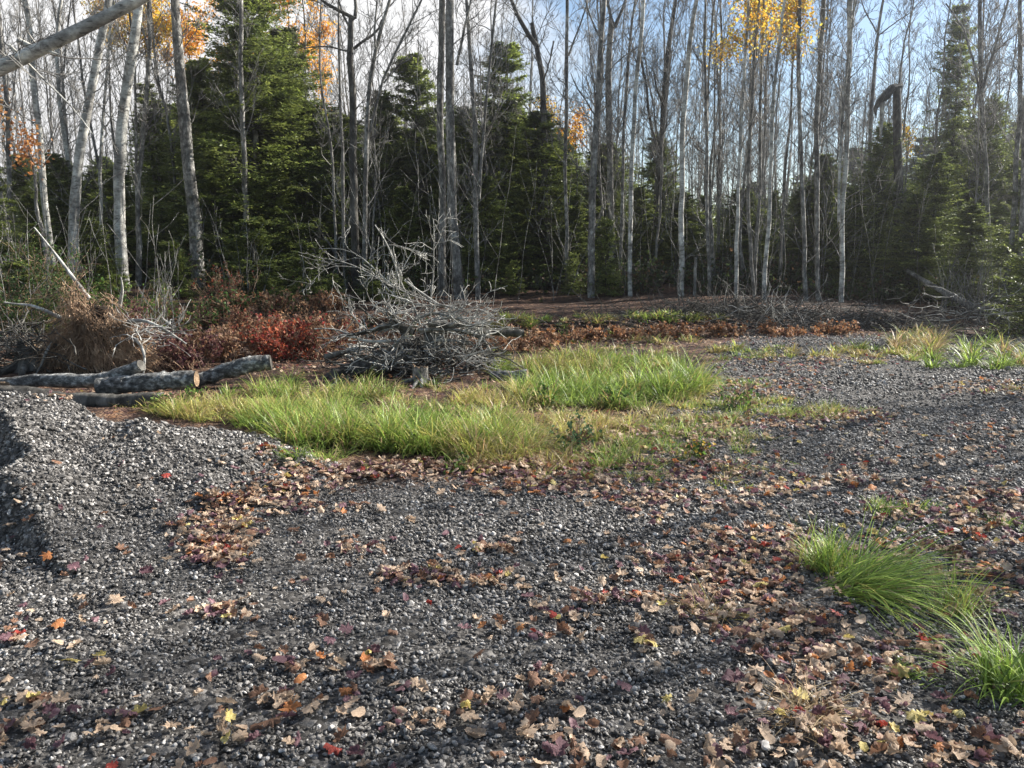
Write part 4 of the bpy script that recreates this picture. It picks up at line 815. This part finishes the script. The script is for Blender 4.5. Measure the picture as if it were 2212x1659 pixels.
for a in [(330, 790, 10.8, .55, .5, 1500, PUR, 'purplish brown bush just right of the hanging roots', 1), (410, 790, 10.9, .5, .5, 1300, PUR, 'purplish brown bush above the sawn log', 2), (480, 770, 11.6, .5, .5, 1100, BRN, 'dry brown bush behind the mottled log', 3),
          (560, 740, 12.2, .65, .5, 1200, BRN+RED, 'tall rusty bush with a red spike behind the raised log tip', 4), (610, 760, 11.8, .55, .45, 1500, RED, 'brightest red bush in the clearing', 5), (680, 755, 12.0, .6, .5, 1300, BRN+RED[:1], 'brown and red bush left of the brush heap', 6),
          (740, 745, 12.4, .6, .5, 1000, BRN+RED[:1], 'brown bush touching the brush heap on its left', 7), (440, 730, 13.0, .4, .5, 900, BRN, 'low brown bush at the foot of the pale leaning trunk', 8), (540, 700, 14.5, .6, .6, 900, BRN+RED[:1], 'brown bush further back above the red one', 9),
          (640, 700, 14.5, .6, .6, 900, BRN, 'brown bush further back left of the heap', 10), (270, 745, 11.6, .8, .5, 900, PUR, 'dark bush just behind the hanging roots', 11), (1020, 730, 12.0, .5, .6, 1200, BRN, 'brown bush behind the right half of the brush heap', 12),
          (1130, 740, 13.2, .35, .7, 1200, BRN, 'low brown growth on the bank right of the brush heap', 13), (310, 660, 13.0, 1.1, .35, 500, GRN, 'yellow-green leafy sapling above the root mat', 14), (490, 660, 17, .9, .5, 260, RED+BRN[:1], 'sapling with a few scarlet leaves right of the leaning trunk foot', 15),
          (20, 690, 12.5, 1.2, .7, 1400, GRN[2:]+[(.05, .08, .03)], 'dark green bush at the left edge', 16), (90, 640, 14, 1.6, .8, 1500, GRN[2:]+[(.07, .11, .03)], 'green bush behind the left root mat', 17)]: shrub(*a)
for a in [(400, 700, 15.2, .5, .9, 900, BRN+GRN[2:], 'low mixed brown and green growth at the leaning trunk foot', 51), (500, 690, 15.6, .5, .9, 900, GRN[2:]+BRN[:1], 'low green growth between the leaning trunk and red bushes', 52), (600, 680, 16.4, .5, 1.0, 1000, BRN+GRN[2:], 'low brown growth under the spruces at left', 53), (700, 680, 16.5, .5, 1.0, 1000, BRN, 'low brown growth behind the left half of the brush heap', 54),
          (820, 690, 15.5, .5, 1.0, 1000, BRN+GRN[2:], 'low growth directly behind the brush heap', 55), (300, 690, 14.5, .7, .8, 1200, GRN[2:]+BRN[:1], 'dark green growth right of the root mat top', 56), (200, 640, 15, .9, .8, 1200, GRN, 'green growth behind the root mat top', 57)]: shrub(*a, size=.04)
for i_, (u_, v_, D_, lab_) in enumerate([(1180, 735, 14.2, 'first rusty low bush on the bank right of the heap'), (1270, 730, 14.6, 'rusty low bush on the bank below the tall straight centre trunk'), (1370, 735, 14.6, 'rusty low bush on the bank below the bright slim trunk'), (1460, 735, 14.8, 'rusty low bush where the dark brush on the bank begins'), (1560, 740, 15.0, 'low brown bush in front of the dark brush on the bank'), (1680, 742, 15.2, 'low brown bush in front of the middle of the dark brush'), (1800, 735, 15.6, 'low brown bush at the track end')]):
    shrub(u_, v_, D_, .26, .75, 700, BRN+[(.30, .13, .05)], lab_, 70+i_, size=.035, group='low bushes along the bank')
shrub(940, 770, 10.9, .45, .5, 900, BRN+PUR, 'brown leaves caught inside the middle of the brush heap', 81, group='leafy shrubs behind the logs')
for a in [(350, 875, 8.0, .16, .12, 90, GRN, 'leafy green weed in front of the dark log', 31), (410, 870, 8.3, .16, .12, 90, GRN, 'leafy weed below the sawn log end', 32), (1230, 970, 6.3, .30, .14, 160, [(.08, .14, .06), (.11, .18, .08)], 'tall grey-green weed in the middle of the grass', 33),
          (1590, 880, 8.0, .30, .2, 160, GRN, 'leafy green weed where the grass meets the track', 34), (1180, 880, 8.2, .2, .3, 260, GRN, 'broad-leaved green patch among yellow grass', 35), (1340, 880, 8.1, .2, .3, 240, GRN, 'broad-leaved weed right of the green grass clump', 36), (1510, 1020, 5.9, .16, .12, 90, GRN+YEL[:1], 'small weed with yellowing leaves at the gravel edge', 37), (985, 1040, 5.6, .08, .08, 50, GRN, 'tiny seedling on the gravel below the grass', 38)]:
    shrub(*a, size=.022, group='green weeds in the clearing', stems=9, name='weed', cat='weed')

# ------------------------------------------------------------------ grass
CG = np.array([[.17, .26, .045], [.24, .34, .06], [.32, .42, .09], [.12, .19, .04]]); CY = np.array([[.42, .40, .10], [.50, .42, .14], [.33, .34, .09]]); CD = np.array([[.42, .31, .17], [.34, .22, .11], [.5, .4, .24]])
def blades(bx, by, ln, az, tilt, bend, wd, cols, r, seg=6):
    n = len(bx); t = np.linspace(0, 1, seg)[None, :]; th = tilt[:, None]+bend[:, None]*t; ds = ln[:, None]/(seg-1)
    hx = np.cumsum(np.sin(th)*ds, 1)-np.sin(th[:, :1])*ds; hz = np.cumsum(np.cos(th)*ds, 1)-np.cos(th[:, :1])*ds
    hz = hz+surf(bx, by)[:, None]-.01
    x = bx[:, None]+hx*np.cos(az)[:, None]; y = by[:, None]+hx*np.sin(az)[:, None]; hz = np.maximum(hz, surf(x, y)+.006)
    ww = wd[:, None]*np.clip(1.25-t**1.6*1.2, .08, 1)*.5; tw = az+r.normal(0, .5, n); sx_, sy_ = -np.sin(tw)[:, None]*ww, np.cos(tw)[:, None]*ww
    V = np.stack([np.stack([x-sx_, y-sy_, hz], -1), np.stack([x+sx_, y+sy_, hz+ww*.3], -1)], 2).reshape(-1, 3)
    b = (np.arange(n)*seg*2)[:, None]; k = (np.arange(seg-1)*2)[None, :]; q = np.stack([b+k, b+k+1, b+k+3, b+k+2], -1).reshape(-1, 4)
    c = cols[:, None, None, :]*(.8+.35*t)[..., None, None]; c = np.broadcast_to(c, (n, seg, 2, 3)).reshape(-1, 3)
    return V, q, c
def grass(name, label, blobs, seed, kind='stuff', clump=60, sp_=.045):
    r = np.random.default_rng(seed); A = []; off = 0
    for (u, v, su, sv, n, h, mix, wd) in blobs:
        n = int(n*.7); nc = max(1, n//clump); patch = hash2(np.arange(nc), np.arange(nc)*7, seed); cu = u+r.uniform(-1.6, 1.6, nc)*su; cv = v+r.uniform(-1.3, 1.3, nc)*sv*np.sqrt(np.clip(1-((cu-u)/(1.75*su))**2, .05, 1)); cx, cy = hit(cu, cv)
        bx = np.repeat(cx, clump)+r.normal(0, sp_, nc*clump); by = np.repeat(cy, clump)+r.normal(0, sp_, nc*clump); m = len(bx)
        wd = wd*1.45; ln = h*r.uniform(.35, 1.15, m)*np.repeat(r.uniform(.5, 1.2, nc), clump); ox = bx-np.repeat(cx, clump); oy = by-np.repeat(cy, clump); az = np.arctan2(oy, ox)+r.normal(0, .5, m); k = r.uniform(size=m) < .2; az[k] = r.normal(-.3, .9, k.sum()); gm = np.clip(mix[0]+(np.repeat(patch, clump)-.5)*.9+(vn(bx, by, 1.3, 71)-.5)*1.1, .02, .98)[:, None]
        pal = np.where(r.uniform(size=m)[:, None] < gm, CG[r.integers(0, len(CG), m)], np.where(r.uniform(size=m)[:, None] < mix[1], CY[r.integers(0, 3, m)], CD[r.integers(0, 3, m)]))*r.uniform(.7, 1.3, (m, 1))
        V, q, c = blades(bx, by, ln, az, np.abs(r.normal(.2, .25, m)), r.uniform(.5, 2.1, m), np.full(m, wd)*r.uniform(.6, 1.3, m), pal, r)
        A.append((V, q+off, c)); off += len(V)
    V, q, c = [np.concatenate(z) for z in zip(*A)]
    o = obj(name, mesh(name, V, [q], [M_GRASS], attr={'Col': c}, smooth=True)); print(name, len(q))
    return tag(o, label, 'grass', kind=kind)
Gm, Ym, Dm = (.9, .6), (.3, .75), (.05, .25)
grass('tall_grass', 'tall arching green sedge with yellowing patches across the clearing', [
 (760, 945, 95, 22, 8500, .38, (.75, .7), .006), (960, 955, 95, 22, 9500, .38, (.72, .8), .006), (620, 905, 70, 20, 4000, .36, (.75, .8), .005), (500, 895, 80, 15, 4500, .26, Ym, .005), (400, 890, 50, 10, 1800, .2, Ym, .005),
 (1080, 975, 60, 18, 3000, .34, (.3, .7), .005), (1180, 930, 90, 22, 4000, .24, (.35, .6), .005), (700, 850, 90, 16, 2600, .32, (.8, .5), .006), (1290, 855, 110, 24, 8500, .36, (.75, .7), .006), (1440, 845, 45, 18, 3000, .5, (.8, .8), .007), (1200, 800, 90, 16, 4500, .34, (.35, .8), .006), (1330, 790, 80, 12, 3500, .36, (.6, .7), .007),
 (880, 870, 200, 30, 2600, .22, (.5, .4), .006), (1100, 900, 250, 30, 2400, .2, (.3, .5), .005), (640, 870, 140, 18, 1500, .25, (.6, .4), .006), (1090, 860, 60, 20, 2500, .25, (.4, .7), .005)], 1)
grass('short_grass', 'short yellow and straw-coloured grass at the edge of the gravel and on the bank', [
 (1640, 890, 110, 18, 4500, .14, (.35, .75), .005), (1780, 895, 80, 10, 1600, .11, (.25, .6), .005), (1400, 930, 120, 20, 3500, .16, (.3, .5), .005), (1260, 985, 150, 22, 4200, .18, (.2, .5), .004), (1320, 1030, 110, 12, 900, .12, (.2, .4), .004), (1500, 960, 100, 20, 1600, .12, (.4, .5), .004),
 (1100, 1000, 90, 14, 1600, .18, Dm, .004), (1290, 690, 140, 6, 2400, .25, (.45, .6), .012), (1440, 690, 80, 5, 1000, .2, (.45, .6), .012), (1120, 706, 60, 6, 700, .25, Ym, .011), (1820, 765, 110, 10, 2400, .2, (.15, .65), .009), (1980, 745, 32, 14, 1700, .42, (.05, .3), .009), (1930, 775, 60, 10, 900, .2, (.3, .5), .009), (2110, 775, 80, 22, 2200, .42, (.75, .4), .009),
 (1950, 1100, 45, 9, 700, .10, (.3, .6), .004), (2170, 1140, 30, 14, 350, .09, (.6, .5), .004), (1560, 830, 60, 10, 500, .12, Ym, .006), (1620, 1040, 60, 14, 400, .08, (.5, .5), .004), (1530, 1010, 80, 10, 500, .1, Ym, .004), (2190, 840, 40, 12, 300, .1, Ym, .006), (700, 985, 70, 10, 700, .16, (.5, .4), .004), (250, 878, 60, 6, 600, .12, (.2, .6), .005), (1700, 1000, 40, 8, 150, .07, (.6, .5), .004), (1330, 760, 200, 8, 1200, .2, (.2, .5), .009), (1250, 735, 160, 10, 1800, .22, (.15, .4), .010), (1480, 770, 130, 10, 1200, .16, (.2, .4), .008), (1700, 760, 150, 8, 900, .14, (.15, .4), .008), (1130, 880, 300, 60, 2600, .15, (.25, .4), .005)], 2)
def tuft(label, u, v, n, ln, azc, azs, tilt, bend, mix, wd, seed, sp=.05):
    r = np.random.default_rng(seed); x, y = hit(np.array([float(u)]), np.array([float(v)])); b = np.array([x[0], y[0], 0]); b[2] = surf(b[0], b[1]); m = n
    pal = np.where(r.uniform(size=m)[:, None] < mix[0], CG[r.integers(0, len(CG), m)]*1.3, np.where(r.uniform(size=m)[:, None] < mix[1], CY[r.integers(0, 3, m)], CD[r.integers(0, 3, m)]))*r.uniform(.75, 1.25, (m, 1))
    V, q, c = blades(b[0]+r.normal(0, sp, m), b[1]+r.normal(0, sp, m), ln*r.uniform(.4, 1.15, m), azc+r.normal(0, azs, m), np.abs(r.normal(tilt, .25, m)), r.uniform(bend*.4, bend*1.3, m), np.full(m, wd)*r.uniform(.6, 1.3, m), pal, r, 9)
    tag(obj('grass_tuft', mesh('grass_tuft', V-b, [q], [M_GRASS], attr={'Col': c}), loc=b), label, 'grass tuft', 'grass tufts on the near gravel')
tuft('upright bright green grass tuft at the back of the near pair', 1790, 1235, 330, .28, 1.6, 2.2, .3, 1.0, (.75, .9), .005, 1, .06)
tuft('long-bladed grass tuft combed flat toward the lower right', 1840, 1275, 400, .60, -.35, .65, 1.0, .8, (.85, .7), .006, 2, .06)
tuft('grass tuft of wide blades at the lower right corner', 2175, 1500, 190, .36, 1.7, 1.4, .25, 1.5, (.95, .8), .008, 3, .045)
tuft('yellowish thin grass tuft behind the corner tuft', 2060, 1330, 150, .30, .2, 1.6, .5, .8, (.6, .8), .004, 4, .05)
tuft('matted dry straw tuft near the bottom right', 1745, 1545, 260, .20, 0, 3, .9, 1.2, (0, 0), .003, 5, .05)
tuft('dry straw wisps among brown leaves right of centre', 1530, 1325, 170, .2, 2.5, 2, .9, 1.0, (0, .1), .003, 6, .07)
tuft('sparse mossy green tuft beside the corner tuft', 1960, 1460, 120, .08, 0, 3, .6, 1.2, (.8, .5), .004, 7, .05)

# ------------------------------------------------------------------ fallen leaves
MAP = [(270, .14), (284, .44), (300, .62), (318, .56), (334, .64), (350, .80), (2, .74), (14, .72), (24, .60), (34, .78), (46, .96), (56, .82), (66, .74), (74, .62), (82, .84), (90, 1.04)]
MAP = MAP+[((180-a) % 360, r) for a, r in MAP[-2:0:-1]]
OV = [(a, .52+.32*abs(math.sin(math.radians(a)))**2.2*(1.25 if a == 90 else 1)) for a in range(-90, 270, 20)]
def leaf_geo(outline, seed, flat):
    r = np.random.default_rng(seed); a = np.radians([o[0] for o in outline]); rad = np.array([o[1] for o in outline])*(1+r.normal(0, .11, len(outline)))*(1 if flat < .4 or seed % 2 else .62+.38*0)+(0 if seed % 2 else .30*(np.array([o[1] for o in outline]) > .2)); k = len(a)
    rings = []
    for f in (.33, .66, 1.0): rr = rad*f if f == 1 else (rad*f*.8+rad.mean()*f*.2); rings.append(np.stack([np.cos(a)*rr, np.sin(a)*rr], 1))
    P = np.vstack([[[0, 0]]]+rings); rr = np.linalg.norm(P, axis=1); th = np.arctan2(P[:, 1], P[:, 0])
    z = .10*flat*rr*rr*np.sin(6*th+r.uniform(0, 6))+.07*np.abs(np.sin(th*4))*rr+r.normal(0, .06*flat, len(rr))*rr
    for q_ in range(2 if flat > 1.2 else 1):               # roll the blade about an axis, as drying leaves do
        t0 = r.uniform(0, 3.14); kk = flat*r.uniform(.55, 1.0)*(1 if q_ == 0 else .5); off = r.uniform(-.3, .3); ca, sa = math.cos(t0), math.sin(t0)
        p_ = P[:, 0]*ca+P[:, 1]*sa-off; q2 = -P[:, 0]*sa+P[:, 1]*ca; an = p_*kk; rad_ = 1/kk
        p2 = np.sin(an)*(rad_-z); z = rad_-np.cos(an)*(rad_-z); P = np.stack([p2*ca-q2*sa, p2*sa+q2*ca], 1)
    V = np.column_stack([P, z])
    i = np.arange(k); j = (i+1) % k; T = [np.stack([i*0, i+1, j+1], 1)]; Q = [np.stack([i+1+k*m, i+1+k*(m+1), j+1+k*(m+1), j+1+k*m], 1) for m in (0, 1)]
    s = np.linspace(0, 1, 5); cx = r.normal(0, .15); st = np.stack([cx*s**2, -.08-.8*s, .02+.25*s*r.uniform(0, 1)], 1); Vs, Fs = tubes([(st, np.full(5, .014))], 3); n0 = len(V)
    V = np.vstack([V, Vs]); Q.append(Fs+n0); zmin = V[:, 2].min(); V[:, 2] -= zmin
    return V, T[0], np.vstack(Q)
GEO = [leaf_geo(MAP, s, f) for s, f in ((1, .7), (2, 1.3), (3, 1.6), (4, 2.0), (5, 1.3), (6, 2.3), (10, 2.6), (11, 1.9))]+[leaf_geo(OV, s, f) for s, f in ((7, .8), (9, 1.6))]
NG = len(GEO)
# where they lie: u, v, spread u, spread v, count
LB = [(500, 1120, 45, 35, 330), (470, 1195, 50, 26, 300), (560, 1085, 70, 14, 180), (430, 1150, 40, 40, 100), (800, 1020, 130, 14, 420), (1000, 1015, 120, 12, 320), (1200, 1050, 140, 22, 520), (1330, 1010, 130, 28, 460), (1150, 1000, 100, 14, 220), (1480, 1090, 130, 22, 260), (640, 1050, 70, 18, 200), (700, 1105, 60, 10, 60),
      (900, 1250, 70, 16, 120), (1040, 1260, 60, 14, 90), (1050, 1195, 40, 10, 50), (770, 1190, 40, 12, 45), (460, 1330, 70, 14, 50), (720, 1440, 80, 16, 34), (640, 1530, 120, 28, 60), (520, 1590, 120, 25, 34), (820, 1450, 40, 20, 22), (900, 1560, 70, 25, 24), (60, 1560, 50, 40, 42), (20, 1370, 30, 22, 34), (250, 1560, 80, 40, 26), (160, 1440, 60, 40, 16),
      (1180, 1560, 110, 40, 75), (1300, 1630, 130, 30, 50), (1220, 1480, 60, 20, 25), (1390, 1385, 40, 22, 32), (1330, 1300, 80, 12, 70), (1130, 1370, 60, 14, 36), (1220, 1330, 60, 14, 34), (1600, 1290, 120, 60, 380), (1720, 1380, 110, 45, 210), (1500, 1230, 110, 40, 200), (1650, 1180, 90, 30, 200), (1800, 1460, 110, 40, 150), (1640, 1480, 60, 25, 40), (1700, 1600, 110, 40, 110), (1900, 1560, 100, 40, 110), (2050, 1620, 110, 40, 90), (2000, 1420, 90, 40, 110), (2100, 1250, 80, 60, 240), (1950, 1200, 90, 40, 150), (2150, 1120, 60, 40, 230), (1990, 1110, 80, 25, 170), (2050, 1060, 80, 15, 90),
      (1560, 1020, 100, 22, 200), (1700, 1060, 60, 16, 130), (1840, 1035, 40, 16, 80), (1500, 940, 140, 24, 420), (1700, 915, 140, 14, 380), (1850, 905, 60, 8, 120), (1620, 840, 110, 18, 480), (1700, 790, 150, 14, 420), (1900, 770, 100, 10, 200), (2150, 840, 80, 14, 330), (2020, 930, 120, 30, 130), (2150, 960, 60, 40, 80), (1900, 990, 120, 20, 70), (1250, 745, 150, 12, 600), (1150, 720, 90, 10, 350), (1350, 700, 120, 8, 300), (1600, 735, 150, 12, 300), (1300, 920, 170, 30, 260), (1000, 900, 150, 30, 150), (600, 975, 60, 12, 60), (900, 830, 150, 20, 200), (300, 870, 80, 8, 160), (550, 720, 170, 14, 900), (450, 770, 150, 12, 500), (1100, 700, 120, 10, 400), (250, 860, 120, 10, 220), (650, 800, 90, 16, 300), (1450, 705, 150, 8, 350), (1750, 720, 180, 10, 450), (480, 1000, 110, 22, 12), (250, 950, 80, 30, 8), (130, 1100, 100, 60, 7)]
lu, lv = [], []
for u, v, su, sv, n in LB:
    n = int(n*(.55 if v < 1350 else .42))
    lu.append(u+R.uniform(-1, 1, n)*su*1.2+R.normal(0, su*.4, n)); lv.append(v+R.uniform(-1, 1, n)*sv*1.1+R.normal(0, sv*.4, n))
lu.append(R.uniform(-60, 2270, 420)); lv.append(R.uniform(1000, 1720, 420)); lu = np.concatenate(lu); lv = np.concatenate(lv)
k = (lv > 690) & (lv < 1760) & (lu > -120) & (lu < 2330); lu, lv = lu[k], lv[k]
x, y = hit(lu, lv); n = len(x); hitv = lv; print('leaves', n)
size = R.uniform(.020, .048, n); kind_ = np.where(R.uniform(size=n) < .76, R.integers(0, NG-2, n), R.integers(NG-2, NG, n)); size = np.where(kind_ >= NG-2, size*.8, size)
colr = R.choice(6, n, p=[.46, .24, .22, .035, .015, .03]); rz = R.uniform(0, 6.283, n); tx_ = R.normal(0, .28, n); ty_ = R.normal(0, .28, n); fl_ = R.uniform(size=n) < .4
dist = np.hypot(x, y); order = np.argsort(dist/size)        # largest in the picture first
z = surf(x, y)+.012+R.uniform(0, .02, n)
from mathutils import Euler, Matrix
CN = ['tan', 'brown', 'maroon', 'rust-orange', 'red', 'yellow']; LMESH = {}
SPOT = [(80, 1560, 'at the bottom left corner'), (60, 1380, 'at the left edge below the pile shadow'), (250, 1600, 'near the bottom left'), (230, 1450, 'on the lower left gravel'), (460, 1330, 'below the leaf drift by the pile'), (500, 1180, 'in the drift at the foot of the pile'), (520, 1590, 'at the bottom, left of middle'),
        (640, 1520, 'on the dark gravel left of the bottom middle'), (720, 1420, 'on the gravel left of centre'), (900, 1560, 'left of the bottom middle drift'), (900, 1250, 'in the small central drift'), (1050, 1260, 'at the right of the small central drift'), (1100, 1390, 'on the gravel below the centre'), (1180, 1580, 'in the bottom middle drift'), (1330, 1610, 'at the right of the bottom middle drift'),
        (1390, 1390, 'in the curled bunch right of centre'), (1330, 1300, 'right of centre among scattered leaves'), (1530, 1320, 'around the dry straw wisps'), (1650, 1480, 'on the gravel above the straw tuft'), (1740, 1550, 'around the matted straw tuft'), (1600, 1630, 'at the bottom, left of the straw tuft'), (1900, 1600, 'at the bottom right of the straw tuft'), (2100, 1620, 'at the bottom right corner'),
        (1720, 1380, 'left of the flattened grass tuft'), (1900, 1430, 'below the flattened grass tuft'), (2050, 1450, 'left of the corner grass tuft'), (2180, 1350, 'at the right edge above the corner tuft')]
def lmesh(kd, c):
    if (kd, c) not in LMESH:
        V, T, Q = GEO[kd]; LMESH[(kd, c)] = mesh('fallen_leaf', V, [T, Q], [LEAFM[c]], smooth=True)
    return LMESH[(kd, c)]
def leaf_rot(i): return Euler((tx_[i]+(math.pi if fl_[i] else 0), ty_[i], rz[i]))
for i in order[:300]:
    kd, c = int(kind_[i]), int(colr[i]); o = obj('fallen_leaf', lmesh(kd, c), loc=(x[i], y[i], z[i]+(size[i]*.35 if fl_[i] else 0)))
    o.rotation_euler = leaf_rot(i); o.scale = (size[i],)*3
    shp = 'oval' if kd >= NG-2 else 'lobed maple'; crl = 'tightly curled' if kd in (3, 5, 6) else ('flat' if kd in (0, 8) else 'crinkled')
    uu = 1106+F*(x[i]/(y[i]*cp+(CAMH-z[i])*sp)); vv_ = hitv[i]
    pl = min(SPOT, key=lambda a: (a[0]-uu)**2+(a[1]-vv_)**2)[2]; sz = 'small' if size[i] < .032 else ('large' if size[i] > .044 else 'middling')
    tag(o, f'{sz} {crl} {CN[c]} {shp} leaf {pl}', 'leaf', 'fallen leaves on the foreground gravel')
A, off, MI = [], 0, []
TT, QQ, VVs, mt, mq = [], [], [], [], []
for i in order[300:]:
    V, T, Q = GEO[int(kind_[i])]; Rm = np.array(leaf_rot(i).to_matrix()); s = size[i]*1.0
    W = (V*s)@Rm.T+np.array([x[i], y[i], z[i]+(s*.35 if fl_[i] else 0)]); W[:, 2] = np.maximum(W[:, 2], z[i]-.01)
    VVs.append(W); TT.append(T+off); QQ.append(Q+off); mt.append(np.full(len(T), colr[i])); mq.append(np.full(len(Q), colr[i])); off += len(V)
o = obj('leaf_litter', mesh('leaf_litter', np.concatenate(VVs), [np.concatenate(TT), np.concatenate(QQ)], LEAFM, np.concatenate(mt+mq), True))
tag(o, 'drifts of small brown, maroon and orange fallen leaves over the clearing', 'leaf litter', kind='stuff')
print('objects', len(bpy.data.objects))

# thin volume added to imitate the sun's veiling lens glare at right
m = bpy.data.materials.new('lens_veil'); m.use_nodes = True; nn = m.node_tree.nodes; nn.remove(nn['Principled BSDF'])
pv = nn.new('ShaderNodeVolumePrincipled'); pv.inputs['Density'].default_value = .0018; pv.inputs['Anisotropy'].default_value = .88; pv.inputs['Color'].default_value = (.95, .96, 1, 1)
m.node_tree.links.new(pv.outputs[0], nn['Material Output'].inputs['Volume'])
x0, x1, y0, y1, z0, z1 = -140, 140, -20, 210, -1.6, 19
V = [(x, y, z) for z in (z0, z1) for y in (y0, y1) for x in (x0, x1)]
tag(obj('lens_veil_haze', mesh('lens_veil_haze', V, [np.array([[0, 2, 3, 1], [4, 5, 7, 6], [0, 1, 5, 4], [2, 6, 7, 3], [0, 4, 6, 2], [1, 3, 7, 5]])], [m], smooth=False)), kind='stuff')
